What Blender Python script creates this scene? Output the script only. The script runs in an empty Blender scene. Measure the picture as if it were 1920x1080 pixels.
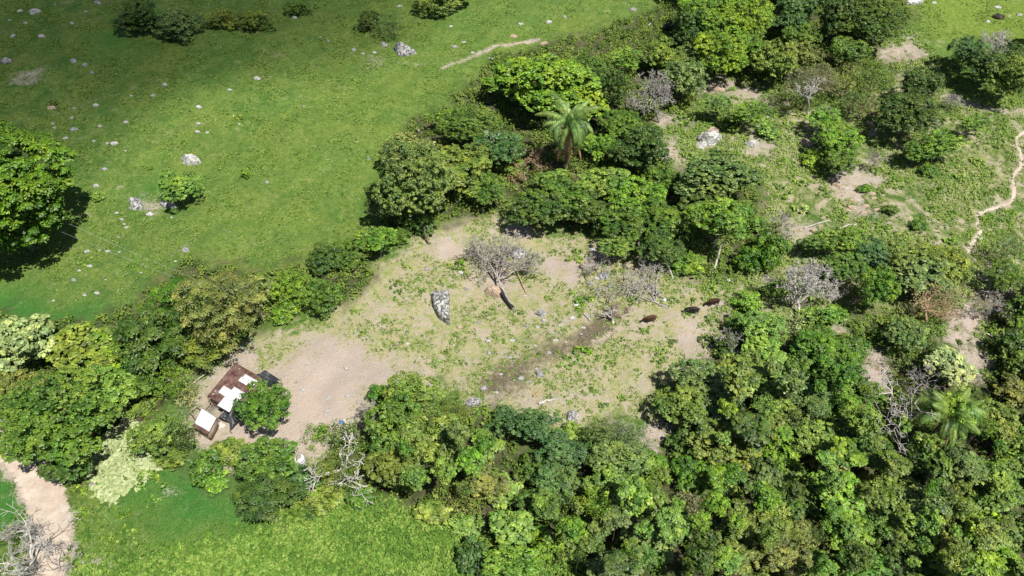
import bpy, math, random
import numpy as np
from mathutils import Vector, Matrix

# ------------------------------------------------------------------ camera, sky, sun, exposure
S = bpy.context.scene
C = S.collection
CAM_H, PITCH, HFOV = 78.0, 50.0, 66.0
cd = bpy.data.cameras.new('camera'); cam = bpy.data.objects.new('camera', cd); C.objects.link(cam)
cam.location = (0, 0, CAM_H); cam.rotation_euler = (math.radians(90 - PITCH), 0, 0)
cd.sensor_width = 36; cd.lens = 18 / math.tan(math.radians(HFOV / 2)); cd.clip_end = 8000; cd.clip_start = 0.5
S.camera = cam

SUN = Vector((0.34, -0.34, 1.0)).normalized()
elev = math.asin(SUN.z); azim = math.atan2(SUN.x, SUN.y)
w = bpy.data.worlds.new('World'); S.world = w; w.use_nodes = True
nt = w.node_tree; nt.nodes.clear()
sky = nt.nodes.new('ShaderNodeTexSky'); sky.sky_type = 'NISHITA'; sky.sun_disc = False
sky.sun_elevation = elev; sky.sun_rotation = azim
bg = nt.nodes.new('ShaderNodeBackground'); bg.inputs[1].default_value = 0.055
wo = nt.nodes.new('ShaderNodeOutputWorld')
nt.links.new(sky.outputs[0], bg.inputs[0]); nt.links.new(bg.outputs[0], wo.inputs[0])
sl = bpy.data.lights.new('sun', 'SUN'); sl.energy = 5.0; sl.angle = math.radians(0.5); sl.color = (1, 0.96, 0.88)
so = bpy.data.objects.new('sun', sl); C.objects.link(so)
so.rotation_euler = SUN.to_track_quat('Z', 'Y').to_euler(); so.location = (0, 0, 300)
S.view_settings.view_transform = 'Standard'; S.view_settings.look = 'None'
S.view_settings.exposure = 0.32; S.view_settings.gamma = 1

# ------------------------------------------------------------------ terrain + pixel to ground
def hgt(x, y):
    return (1.3 * np.sin(x * .031 + .8) * np.cos(y * .027 + .4) + .55 * np.sin(x * .083 + y * .061)
            + .25 * np.sin(x * .19 - y * .15 + 2) + .09 * np.sin(x * .53 + 1.3) * np.sin(y * .61))
FPX = 960 / math.tan(math.radians(HFOV / 2))
sp_, cp_ = math.sin(math.radians(PITCH)), math.cos(math.radians(PITCH))
def G(px, py, h=0.0):
    """world point seen at photo pixel (px,py), h metres above the terrain"""
    a, b = (px - 960) / FPX, (540 - py) / FPX
    d = np.array([a, cp_ + b * sp_, -sp_ + b * cp_])
    z = 0.0
    for _ in range(8):
        t = (CAM_H - (z + h)) / -d[2]
        z = float(hgt(d[0] * t, d[1] * t))
    return Vector((d[0] * t, d[1] * t, z + h))
def ppm(p):
    depth = p[1] * cp_ + (CAM_H - p[2]) * sp_
    return FPX / depth
def GZ(x, y): return float(hgt(x, y))

# ------------------------------------------------------------------ helpers
def tag(o, label=None, cat=None, group=None, kind=None):
    if label: o['label'] = label
    if cat: o['category'] = cat
    if group: o['group'] = group
    if kind: o['kind'] = kind
    return o
def npmesh(name, V, F, mat=None, tone=None, smooth=False):
    V = np.asarray(V, dtype=np.float32).reshape(-1, 3); F = np.asarray(F, dtype=np.int32)
    k = F.shape[1]
    me = bpy.data.meshes.new(name)
    me.vertices.add(len(V)); me.vertices.foreach_set('co', V.ravel())
    me.loops.add(F.size); me.loops.foreach_set('vertex_index', F.ravel())
    me.polygons.add(len(F)); me.polygons.foreach_set('loop_start', np.arange(0, F.size, k, dtype=np.int32))
    me.update(calc_edges=True)
    if smooth: me.polygons.foreach_set('use_smooth', np.ones(len(F), dtype=bool))
    if tone is not None:
        a = me.attributes.new('tone', 'FLOAT', 'POINT'); a.data.foreach_set('value', np.asarray(tone, dtype=np.float32))
    if mat: me.materials.append(mat)
    return me
def ob(name, me, parent=None, loc=None):
    o = bpy.data.objects.new(name, me); C.objects.link(o)
    if parent: o.parent = parent
    if loc is not None: o.location = loc
    return o
def empty(name, loc, rz=0):
    o = bpy.data.objects.new(name, None); C.objects.link(o); o.location = loc; o.rotation_euler = (0, 0, rz)
    o.empty_display_size = .3
    return o
def copy_tree(o, parent=None):
    c = o.copy(); C.objects.link(c); c.parent = parent
    for ch in list(o.children): copy_tree(ch, c)
    return c

class NT:
    def __init__(s, name):
        s.m = bpy.data.materials.new(name); s.m.use_nodes = True; s.t = s.m.node_tree; s.t.nodes.clear()
    def n(s, typ, **kw):
        nd = s.t.nodes.new(typ)
        for k, v in kw.items(): setattr(nd, k, v)
        return nd
    def l(s, a, b): s.t.links.new(a, b)
    def noise(s, scale, detail=4, rough=.6, vec=None, dist=0):
        nd = s.n('ShaderNodeTexNoise'); nd.inputs['Scale'].default_value = scale
        nd.inputs['Detail'].default_value = detail; nd.inputs['Roughness'].default_value = rough
        nd.inputs['Distortion'].default_value = dist
        if vec: s.l(vec, nd.inputs['Vector'])
        return nd.outputs['Fac']
    def ramp(s, fac, *stops):
        r = s.n('ShaderNodeValToRGB'); e = r.color_ramp.elements
        while len(e) < len(stops): e.new(.5)
        for el, (p, c) in zip(e, stops):
            el.position = p; el.color = (*c, 1) if isinstance(c, tuple) else (c, c, c, 1)
        s.l(fac, r.inputs[0]); return r.outputs[0]
    def mix(s, f, a, b, mode='MIX'):
        m = s.n('ShaderNodeMix', data_type='RGBA', blend_type=mode)
        if isinstance(f, (int, float)): m.inputs[0].default_value = f
        else: s.l(f, m.inputs[0])
        for i, c in ((6, a), (7, b)):
            if isinstance(c, tuple): m.inputs[i].default_value = (*c, 1)
            else: s.l(c, m.inputs[i])
        return m.outputs[2]
    def math(s, op, a, b=0.0, clamp=False, c=None):
        m = s.n('ShaderNodeMath', operation=op, use_clamp=clamp)
        for i, v in enumerate((a, b) if c is None else (a, b, c)):
            if isinstance(v, (int, float)): m.inputs[i].default_value = v
            else: s.l(v, m.inputs[i])
        return m.outputs[0]
    def out(s, col, rough=.9, bump=None, bs=.3, bd=.1, spec=.2, metal=0):
        b = s.n('ShaderNodeBsdfPrincipled'); o = s.n('ShaderNodeOutputMaterial')
        if isinstance(col, tuple): b.inputs['Base Color'].default_value = (*col, 1)
        else: s.l(col, b.inputs['Base Color'])
        b.inputs['Roughness'].default_value = rough; b.inputs['Specular IOR Level'].default_value = spec
        b.inputs['Metallic'].default_value = metal
        if bump is not None:
            bp = s.n('ShaderNodeBump'); bp.inputs['Strength'].default_value = bs; bp.inputs['Distance'].default_value = bd
            s.l(bump, bp.inputs['Height']); s.l(bp.outputs[0], b.inputs['Normal'])
        s.l(b.outputs[0], o.inputs[0]); return s.m

def mat_leaf(name='leaf'):
    t = NT(name)
    oi = t.n('ShaderNodeObjectInfo'); ge = t.n('ShaderNodeNewGeometry')
    at = t.n('ShaderNodeAttribute', attribute_name='tone')
    v = t.math('MULTIPLY_ADD', ge.outputs['Random Per Island'], .5, c=.72)
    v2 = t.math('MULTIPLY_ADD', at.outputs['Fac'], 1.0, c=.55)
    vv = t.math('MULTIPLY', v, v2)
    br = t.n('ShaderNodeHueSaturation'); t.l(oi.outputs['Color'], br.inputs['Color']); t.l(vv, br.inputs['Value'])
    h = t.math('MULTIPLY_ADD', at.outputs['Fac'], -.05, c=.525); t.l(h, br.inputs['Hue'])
    pn = t.noise(.28, 3, .6, ge.outputs['Position']); pn2 = t.noise(1.1, 2, .5, ge.outputs['Position'])
    col = t.mix(1.0, br.outputs[0], t.ramp(pn, (.36, (.80, 1.0, .92)), (.5, (1.0, 1.05, 1.0)), (.66, (1.15, 1.10, .88))), 'MULTIPLY')
    col = t.mix(1.0, col, t.ramp(pn2, (.36, (.66, .72, .72)), (.60, (1.27, 1.24, 1.15))), 'MULTIPLY')
    # scattered yellowing / dry leaves
    dry = t.math('GREATER_THAN', ge.outputs['Random Per Island'], .93)
    dryc = t.mix(.5, col, (.26, .22, .08))
    col = t.mix(dry, col, dryc)
    d = t.n('ShaderNodeBsdfPrincipled'); t.l(col, d.inputs['Base Color']); d.inputs['Roughness'].default_value = .5
    d.inputs['Specular IOR Level'].default_value = .5
    tr = t.n('ShaderNodeBsdfTranslucent'); tc = t.mix(.35, col, (.20, .32, .02)); t.l(tc, tr.inputs[0])
    mx = t.n('ShaderNodeMixShader'); mx.inputs[0].default_value = .13
    t.l(d.outputs[0], mx.inputs[1]); t.l(tr.outputs[0], mx.inputs[2])
    o = t.n('ShaderNodeOutputMaterial'); t.l(mx.outputs[0], o.inputs[0]); return t.m
M_LEAF = mat_leaf()

def simple(name, c1, c2, scale=3., rough=.9, bs=.4, bd=.05, spec=.2, det=6, lo=.35, hi=.65, metal=0):
    t = NT(name); tc = t.n('ShaderNodeTexCoord'); n = t.noise(scale, det, .65, tc.outputs['Object'])
    return t.out(t.ramp(n, (lo, c1), (hi, c2)), rough, n, bs, bd, spec, metal)
M_BARK = simple('bark', (.10, .08, .06), (.24, .20, .16), 4)
M_PALEBARK = simple('pale_bark', (.34, .31, .27), (.62, .58, .52), 3)
M_DEAD = simple('weathered_wood', (.22, .20, .18), (.47, .445, .41), 2.5)
M_DEADWHITE = simple('bleached_wood', (.38, .35, .32), (.66, .63, .58), 2.5)
M_TANWOOD = simple('tan_wood', (.30, .19, .10), (.52, .38, .25), 2.5)
M_CHAR = simple('charred_wood', (.012, .011, .010), (.05, .045, .04), 3)
def mat_rock(name, base, dark, lich, dk=.42, ns=1.):
    t = NT(name); tc = t.n('ShaderNodeTexCoord'); oi = t.n('ShaderNodeObjectInfo')
    add = t.n('ShaderNodeVectorMath', operation='ADD'); t.l(tc.outputs['Object'], add.inputs[0])
    sc = t.math('MULTIPLY', oi.outputs['Random'], 40.0); t.l(sc, add.inputs[1])
    n1 = t.noise(1.3 * ns, 8, .7, add.outputs[0]); n2 = t.noise(5 * ns, 6, .7, add.outputs[0])
    c = t.mix(t.ramp(n1, (.45, 0.), (.62, 1.)), base, lich)
    c = t.mix(t.ramp(n2, (dk, 1.), (dk + .1, 0.)), c, dark)
    return t.out(c, .9, n2, .7, .15)
M_ROCK = mat_rock('pale_rock', (.46, .45, .43), (.14, .135, .13), (.68, .67, .65), .40)
M_GREYROCK = mat_rock('grey_rock', (.38, .375, .37), (.10, .10, .10), (.62, .61, .60), .44)
M_TANROCK = mat_rock('tan_rock', (.42, .31, .23), (.20, .14, .10), (.58, .46, .37), .38)
M_DARKROCK = mat_rock('dark_rock', (.05, .043, .04), (.02, .018, .018), (.12, .10, .09), .42)

# ------------------------------------------------------------------ ground with painted zones
def poly_sd(X, Y, pts):
    """signed distance (positive inside) to a polygon"""
    P = np.array(pts); n = len(P); d = np.full(X.shape, 1e9); inside = np.zeros(X.shape, bool)
    for i in range(n):
        x0, y0 = P[i]; x1, y1 = P[(i + 1) % n]
        ex, ey = x1 - x0, y1 - y0; tt = np.clip(((X - x0) * ex + (Y - y0) * ey) / (ex * ex + ey * ey + 1e-9), 0, 1)
        d = np.minimum(d, (X - x0 - tt * ex) ** 2 + (Y - y0 - tt * ey) ** 2)
        c = ((y0 > Y) != (y1 > Y)) & (X < (x1 - x0) * (Y - y0) / (y1 - y0 + 1e-12) + x0)
        inside ^= c
    d = np.sqrt(d); return np.where(inside, d, -d)
def line_d(X, Y, pts):
    P = np.array(pts); d = np.full(X.shape, 1e9)
    for i in range(len(P) - 1):
        x0, y0 = P[i]; x1, y1 = P[i + 1]
        ex, ey = x1 - x0, y1 - y0; tt = np.clip(((X - x0) * ex + (Y - y0) * ey) / (ex * ex + ey * ey + 1e-9), 0, 1)
        d = np.minimum(d, (X - x0 - tt * ex) ** 2 + (Y - y0 - tt * ey) ** 2)
    return np.sqrt(d)
def W(pts): return [tuple(G(x, y)[:2]) for x, y in pts]
def sm(d, w): return np.clip(d / w * .5 + .5, 0, 1)
def sn(X, Y, s, seed=0):
    """cheap smooth noise, about -1..1"""
    r = np.random.RandomState(seed); o = np.zeros(X.shape)
    for k in range(6):
        a = r.rand() * 6.28; f = s * (.7 + .9 * r.rand()) * (1 if k < 3 else 2.1)
        o += np.sin((X * math.cos(a) + Y * math.sin(a)) * f + r.rand() * 6.28 + 1.5 * np.sin((Y * math.cos(a) - X * math.sin(a)) * f * .7)) * (1 if k < 3 else .5)
    return o / 3.2
Z = {k: [] for k in ('dry', 'bare', 'lush', 'floor', 'mud', 'lime')}
CLEAR = [(850,395),(985,425),(1110,430),(1180,470),(1260,515),(1370,545),(1360,630),(1320,690),(1240,745),(1120,810),(900,790),(850,740),(800,720),(700,790),(590,850),(440,850),(350,790),(380,700),(470,630),(580,590),(640,530),(700,480),(790,440)]
YARD = [(520,700),(560,640),(640,655),(735,675),(745,710),(700,735),(685,800),(600,850),(440,850),(345,790),(365,735),(430,665),(470,660),(500,690)]
RSCRUB = [(1110,440),(1250,250),(1300,160),(1420,130),(1560,200),(1660,60),(1720,80),(1800,180),(2000,230),(2000,720),(1560,620),(1380,640),(1340,540)]
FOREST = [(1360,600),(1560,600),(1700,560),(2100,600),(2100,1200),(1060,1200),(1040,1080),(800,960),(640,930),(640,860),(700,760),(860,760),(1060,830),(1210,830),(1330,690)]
# (kind, polygon, soft width m, strength)
zones = [
 ('dry', CLEAR, 3, 1.0), ('dry', RSCRUB, 5, .50), ('bare', YARD, 4.5, 1.0),
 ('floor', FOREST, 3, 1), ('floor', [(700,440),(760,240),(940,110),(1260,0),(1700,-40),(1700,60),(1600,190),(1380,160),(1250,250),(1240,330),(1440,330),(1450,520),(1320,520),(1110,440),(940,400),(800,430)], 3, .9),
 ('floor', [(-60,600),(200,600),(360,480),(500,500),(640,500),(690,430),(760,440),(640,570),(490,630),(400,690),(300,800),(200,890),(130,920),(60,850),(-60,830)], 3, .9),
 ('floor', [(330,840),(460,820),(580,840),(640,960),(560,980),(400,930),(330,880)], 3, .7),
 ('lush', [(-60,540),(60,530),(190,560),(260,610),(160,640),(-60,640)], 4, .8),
 ('lush', [(-60,890),(10,900),(45,960),(20,1000),(-60,1020)], 3, 1),
 ('lush', [(260,890),(330,870),(440,910),(490,960),(430,1010),(330,990),(220,940)], 4, 1),
 ('lush', [(480,660),(530,615),(600,600),(560,650),(530,700),(490,690)], 1.5, 1),
 ('lush', [(170,60),(240,50),(250,85),(180,100)], 4, .7), ('lush', [(270,300),(310,290),(300,350),(270,360)], 3, .7),
 ('lush', [(850,560),(870,555),(868,580),(850,580)], 1.5, .8), ('lush', [(1085,620),(1105,615),(1110,650),(1088,650)], 1.5, .6),
 ('lime', [(430,200),(700,60),(1200,30),(1250,40),(1150,150),(900,170),(650,420),(560,480),(300,330)], 14, .35),
 ('lime', [(1680,-60),(2000,-60),(2000,130),(1750,70)], 5, 1), ('lime', [(560,950),(760,940),(880,985),(1090,1050),(1100,1200),(100,1200),(150,1050),(420,1030)], 4, .8),
 ('mud', [(905,745),(930,690),(1000,655),(1080,620),(1130,600),(1160,620),(1100,650),(1060,670),(1000,700),(950,735)], 2, .8),
 ('mud', [(180,0),(290,0),(290,10),(180,12)], 2, .4), ('mud', [(1800,470),(1860,540),(1920,560),(1920,640),(1840,600),(1800,560)], 3, .8),
 ('mud', [(1640,120),(1700,80),(1790,130),(1760,180),(1680,170)], 3, .5),
 ('mud', [(1090,580),(1190,560),(1180,620),(1110,610)], 2, .5),
]
for a in [(835,465,24,16),(955,430,35,16),(930,520,35,40),(1130,482,20,22),(1065,500,50,30),(1260,270,18,28),(1340,160,50,22),(1400,170,40,20),(1600,350,60,38),(1620,395,45,20),(1825,600,30,28),(1500,425,45,14),(1640,700,22,35),(1822,668,42,36),(1570,620,25,12),(1475,560,40,10),(1785,415,24,14),(1640,235,14,25),(1510,265,20,18),(1440,275,50,26),(40,150,30,25),(500,140,25,12),(530,102,16,6),(1240,230,22,16),(1210,830,30,25),(285,388,22,14),(790,690,22,12),(1050,750,60,14),(1290,620,35,30),(700,110,20,8),(1820,640,50,16),(310,925,14,7),(190,1065,20,12),(1690,90,45,25)]:
    st_ = .85 if (a[1] > 440 or 750 < a[0] < 1200) else (.62 if a[0] > 1200 else .5)
    zones.append(('bare', [(a[0] + a[2] * math.cos(q) * (1 + .25 * math.sin(3 * q + a[0])), a[1] + a[3] * math.sin(q) * (1 + .2 * math.cos(2 * q + a[1]))) for q in np.linspace(0, 6.28, 13)[:-1]], 2.2, st_))
ROAD = [(-70,775),(-15,808),(32,848),(64,888),(84,932),(94,980),(96,1030),(90,1090),(85,1170)]
ROADW = [1.5,1.6,1.7,1.8,1.9,1.8,1.6,1.5,1.5]
PATH = [(1975,215),(1922,246),(1906,262),(1912,285),(1914,312),(1900,330),(1899,372),(1872,388),(1838,400),(1832,425),(1838,434),(1824,455),(1812,475)]
COWTRAIL = [(1120,640),(1165,612),(1218,606),(1262,592),(1320,576),(1390,560)]
TRAILS = [([(-20,240),(120,210),(300,150),(480,110)], .22, .42), ([(150,330),(300,260),(520,190),(700,150)], .2, .38), ([(200,560),(400,430),(600,330),(680,250)], .2, .38), ([(380,180),(560,250),(650,330)], .2, .35), ([(0,60),(140,45),(260,15)], .2, .45), (ROAD, 1.9, 1), (PATH, .45, .7), (COWTRAIL, .5, .75), ([(830,127),(872,112),(900,100),(932,86),(1010,75)], .5, .8), ([(740,118),(800,120)], .35, .5),
          ([(1730,330),(1700,260),(1690,200)], .4, .5), ([(860,750),(950,742),(1040,740),(1150,742)], .5, .5), ([(80,12),(130,3),(170,-5)], .4, .5), ([(940,400),(900,420),(850,460),(760,520)], .5, .3),
          ([(1780,180),(1850,205),(1960,215)], 1.4, .5), ([(1660,290),(1700,370),(1760,420)], .6, .4)]
def axis(lo, hi, step, far):
    a = list(np.arange(lo, hi + .01, step)); s = step; b = hi; up = []
    while b < far: s *= 1.35; b += s; up.append(b)
    s = step; b = lo; dn = []
    while b > -far: s *= 1.35; b -= s; dn.append(b)
    return np.array(dn[::-1] + a + up)
ax, ay = axis(-104, 104, .36, 2600), axis(20, 146, .36, 2600)
X, Y = np.meshgrid(ax, ay)
fade = np.clip(1.4 - np.hypot(X, Y - 80) / 400, 0, 1)
ZH = hgt(X, Y) * fade + np.clip(np.hypot(X, Y - 80) - 300, 0, None) * .02
micro = .10 * sn(X, Y, 1.1, 3) + .05 * sn(X, Y, 2.6, 4)
mask = {k: np.zeros(X.shape) for k in Z}
wob = sn(X, Y, .35, 7) * 1.6 + sn(X, Y, 1.1, 8) * .7
for k, pts, wd, st in zones:
    wp = W(pts); P = np.array(wp); m0, m1 = P.min(0) - 12, P.max(0) + 12
    ix = np.where((ax > m0[0]) & (ax < m1[0]))[0]; iy = np.where((ay > m0[1]) & (ay < m1[1]))[0]
    if not len(ix) or not len(iy): continue
    s = np.s_[iy[0]:iy[-1] + 1, ix[0]:ix[-1] + 1]
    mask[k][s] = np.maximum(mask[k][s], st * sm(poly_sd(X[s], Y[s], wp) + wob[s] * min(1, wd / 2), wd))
for pts, wd, st in TRAILS:
    d = line_d(X, Y, W(pts)); mask['bare'] = np.maximum(mask['bare'], st * sm(wd - d + wob * .12 * wd, .5 + wd * .25))
mask['floor'] *= 1 - .9 * mask['bare']
V = np.stack([X, Y, ZH + micro * (np.abs(X) < 110) * (Y < 160)], -1).reshape(-1, 3)
ny, nx = X.shape; I = np.arange(ny * nx).reshape(ny, nx)
F = np.stack([I[:-1, :-1], I[:-1, 1:], I[1:, 1:], I[1:, :-1]], -1).reshape(-1, 4)

def mat_ground():
    t = NT('ground'); tc = t.n('ShaderNodeTexCoord'); o = tc.outputs['Object']
    za = t.n('ShaderNodeAttribute', attribute_name='zone_a'); zb = t.n('ShaderNodeAttribute', attribute_name='zone_b')
    sa = t.n('ShaderNodeSeparateColor'); sb = t.n('ShaderNodeSeparateColor')
    t.l(za.outputs['Color'], sa.inputs[0]); t.l(zb.outputs['Color'], sb.inputs[0])
    n05 = t.noise(.09, 5, .6, o); n1 = t.noise(.45, 6, .65, o, .6); n2 = t.noise(1.6, 6, .7, o, .4); n3 = t.noise(4.5, 5, .7, o); n4 = t.noise(13, 3, .7, o)
    mp = t.n('ShaderNodeMapping'); mp.inputs['Location'].default_value = (37, 11, 5); t.l(o, mp.inputs[0]); n1b = t.noise(.6, 7, .7, mp.outputs[0], .8)
    def edge(m, n, k=3., a=1.0):
        q = t.math('SUBTRACT', n, .5); q = t.math('MULTIPLY_ADD', q, a * 1.6, c=m); q = t.math('SUBTRACT', q, .5)
        return t.math('MULTIPLY_ADD', q, k, c=.5, clamp=True)
    grass = t.mix(t.ramp(n1, (.35, 0.), (.65, 1.)), (.072, .155, .030), (.145, .240, .050))
    grass = t.mix(t.ramp(n05, (.4, 0.), (.62, .65)), grass, (.19, .235, .050))
    grass = t.mix(t.ramp(n2, (.48, 0.), (.68, .75)), grass, (.25, .27, .11))
    grass = t.mix(t.ramp(n3, (.36, .95), (.49, 0.)), grass, (.035, .085, .010))
    grass = t.mix(t.ramp(n3, (.55, 0.), (.66, .7)), grass, (.20, .31, .045)); grass = t.mix(t.ramp(n1b, (.36, .75), (.48, 0.)), grass, (.045, .125, .022))
    n0 = t.noise(.14, 4, .6, mp.outputs[0], 1.0); grass = t.mix(t.ramp(n0, (.38, .45), (.52, 0.)), grass, (.050, .130, .028))
    lime = t.mix(t.ramp(n2, (.38, 0.), (.6, 1.)), (.13, .21, .03), (.24, .32, .06))
    lime = t.mix(t.ramp(n3, (.32, .6), (.46, 0.)), lime, (.045, .10, .012))
    c = t.mix(t.math('MULTIPLY', sb.outputs[2], .8), grass, lime)
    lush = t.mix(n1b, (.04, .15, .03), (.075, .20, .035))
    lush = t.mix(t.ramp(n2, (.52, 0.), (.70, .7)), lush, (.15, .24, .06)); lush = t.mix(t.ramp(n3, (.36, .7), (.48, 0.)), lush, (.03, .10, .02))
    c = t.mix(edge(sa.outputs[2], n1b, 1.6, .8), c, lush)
    straw = t.mix(n1b, (.38, .325, .20), (.50, .42, .29)); straw = t.mix(t.ramp(n3, (.45, 0.), (.7, .6)), straw, (.36, .36, .17))
    pale = t.mix(t.ramp(n2, (.45, 0.), (.6, 1.)), straw, (.34, .35, .15))
    pg = t.ramp(n1b, (.50, 0.), (.60, .55)); dry = t.mix(pg, pale, (.20, .29, .05))
    pg2 = t.ramp(n2, (.56, 0.), (.64, .85)); dry = t.mix(pg2, dry, (.13, .22, .03))
    dry = t.mix(t.ramp(n3, (.36, .85), (.46, 0.)), dry, (.12, .17, .04)); dry = t.mix(t.ramp(n1, (.50, 0.), (.60, .7)), dry, (.45, .385, .31))
    dry = t.mix(t.ramp(n4, (.25, .5), (.42, 0.)), dry, (.16, .14, .07))
    c = t.mix(edge(sa.outputs[0], n1, 2.6, 1.4), c, dry)
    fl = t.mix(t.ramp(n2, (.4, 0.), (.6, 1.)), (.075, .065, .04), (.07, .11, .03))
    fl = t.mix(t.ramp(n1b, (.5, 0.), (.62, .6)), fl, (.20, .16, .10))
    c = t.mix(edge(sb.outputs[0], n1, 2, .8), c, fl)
    mud = t.mix(t.ramp(n3, (.4, 0.), (.62, 1.)), (.11, .085, .06), (.22, .18, .13))
    mud = t.mix(t.ramp(n2, (.52, 0.), (.62, .7)), mud, (.13, .16, .06))
    c = t.mix(edge(sb.outputs[1], n2, 2, .9), c, mud)
    bare = t.mix(t.ramp(n1b, (.35, 0.), (.65, 1.)), (.50, .40, .325), (.47, .405, .35))
    bare = t.mix(t.ramp(n3, (.30, .7), (.44, 0.)), bare, (.30, .22, .16))
    bare = t.mix(t.ramp(n3, (.66, 0.), (.74, .7)), bare, (.62, .55, .48))
    bare = t.mix(t.ramp(n2, (.62, 0.), (.72, .6)), bare, (.30, .31, .14)); bare = t.mix(t.ramp(n05, (.42, .5), (.55, 0.)), bare, (.36, .31, .26))
    nbe = t.math('ADD', t.math('MULTIPLY', n1b, .55), t.math('MULTIPLY', n3, .45)); c = t.mix(edge(sa.outputs[1], nbe, 2.6, 1.7), c, bare)
    hb = t.math('MULTIPLY_ADD', n4, .35, c=n3); hb = t.math('MULTIPLY_ADD', n2, .8, c=hb)
    return t.out(c, .95, hb, .75, .28, .1)
gm = npmesh('ground', V, F, mat_ground(), smooth=True)
def colattr(me, nm, r, g, b):
    a = me.color_attributes.new(nm, 'FLOAT_COLOR', 'POINT'); d = np.stack([r, g, b, np.ones_like(r)], -1).astype(np.float32)
    a.data.foreach_set('color', d.ravel())
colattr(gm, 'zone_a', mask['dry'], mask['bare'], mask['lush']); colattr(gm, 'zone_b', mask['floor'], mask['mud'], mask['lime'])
tag(ob('ground', gm), kind='structure')
def mlook(k, x, y):
    return mask[k][min(ny - 1, max(0, int(np.searchsorted(ay, y)))), min(nx - 1, max(0, int(np.searchsorted(ax, x))))]

def ribbon(name, pts, widths, mat, lift, seed, n=11, rut=0.):
    P = [Vector(G(*p)) for p in pts]; R = random.Random(seed); V = []; rows = 0
    C0 = []; Wd = []
    for i in range(len(P) - 1):
        for k in range(14):
            f = k / 14; p0 = P[max(0, i - 1)]; p1 = P[i]; p2 = P[i + 1]; p3 = P[min(len(P) - 1, i + 2)]
            C0.append(.5 * ((2 * p1) + (p2 - p0) * f + (2 * p0 - 5 * p1 + 4 * p2 - p3) * f * f + (3 * p1 - p0 - 3 * p2 + p3) * f ** 3))
            Wd.append(widths[i] * (1 - f) + widths[i + 1] * f)
    jl = jr = 0
    for i, (p, wd) in enumerate(zip(C0, Wd)):
        t_ = (C0[min(i + 1, len(C0) - 1)] - C0[max(0, i - 1)]).normalized(); s_ = Vector((t_.y, -t_.x, 0))
        jl = jl * .5 + R.uniform(-.18, .18) * wd; jr = jr * .5 + R.uniform(-.18, .18) * wd
        for k in range(n):
            u = k / (n - 1) * 2 - 1; q = p + s_ * (u * wd + (jr if u > 0 else jl) * abs(u))
            e = -.03 if abs(u) == 1 else 0
            V.append((q.x, q.y, GZ(q.x, q.y) + .10 * float(sn(np.array(q.x), np.array(q.y), 1.1, 3)) + .05 * float(sn(np.array(q.x), np.array(q.y), 2.6, 4)) + lift + e + rut * (math.cos(u * 9.4) * .5) + .03))
    m_ = len(C0); I = np.arange(m_ * n).reshape(m_, n)
    F = np.stack([I[:-1, :-1], I[:-1, 1:], I[1:, 1:], I[1:, :-1]], -1).reshape(-1, 4)
    return ob(name, npmesh(name, V, F, mat, smooth=True))
def mat_track():
    t = NT('track'); tc = t.n('ShaderNodeTexCoord'); o = tc.outputs['Object']
    n1 = t.noise(.7, 6, .7, o); n2 = t.noise(3, 6, .7, o); n3 = t.noise(9, 4, .7, o)
    c = t.mix(t.ramp(n1, (.4, 0.), (.62, 1.)), (.46, .37, .29), (.55, .475, .40))
    c = t.mix(t.ramp(n2, (.34, .6), (.46, 0.)), c, (.34, .27, .17)); c = t.mix(t.ramp(n3, (.62, 0.), (.7, .8)), c, (.66, .60, .54))
    return t.out(c, .95, n2, .6, .15)
M_TRACK = mat_track()
tag(ribbon('dirt_road', ROAD, ROADW, M_TRACK, .02, 1, 13, .07), kind='structure')
tag(ribbon('footpath', PATH, [.24] * len(PATH), M_TRACK, .02, 2, 5), kind='structure')

# ------------------------------------------------------------------ foliage
def unit(v): return v / (np.linalg.norm(v, axis=-1, keepdims=True) + 1e-9)
def leafquads(c, n, L, Wd, rng):
    """c,n (N,3): diamond leaves; returns verts (4N,3), faces"""
    N = len(c); r = unit(rng.normal(size=(N, 3))); t_ = unit(np.cross(n, r)); b = np.cross(n, t_)
    L = L * rng.uniform(.65, 1.3, (N, 1)); Wd = Wd * rng.uniform(.7, 1.25, (N, 1))
    v = np.stack([c - t_ * L * .5, c + b * Wd * .5 + n * .12 * Wd, c + t_ * L * .5 - n * .1 * L, c - b * Wd * .5 + n * .12 * Wd], 1).reshape(-1, 3)
    f = np.arange(4 * N).reshape(N, 4); return v, f
KP = { # clump radius, leaf length, leaf width, flatten, leaves per clump, up-bias, clump density
 'b': (.44, .26, .17, .66, 24, .8, .95), 'f': (.95, .30, .15, .28, 64, 1.5, .80), 'l': (.44, .42, .30, .7, 14, .9, 1.0),
 's': (.42, .24, .16, .7, 24, .8, .95), 'X': (.85, .36, .24, .42, 50, 1.3, 1.3), 't': (.45, .22, .11, .9, 11, .2, .75)}
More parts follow.
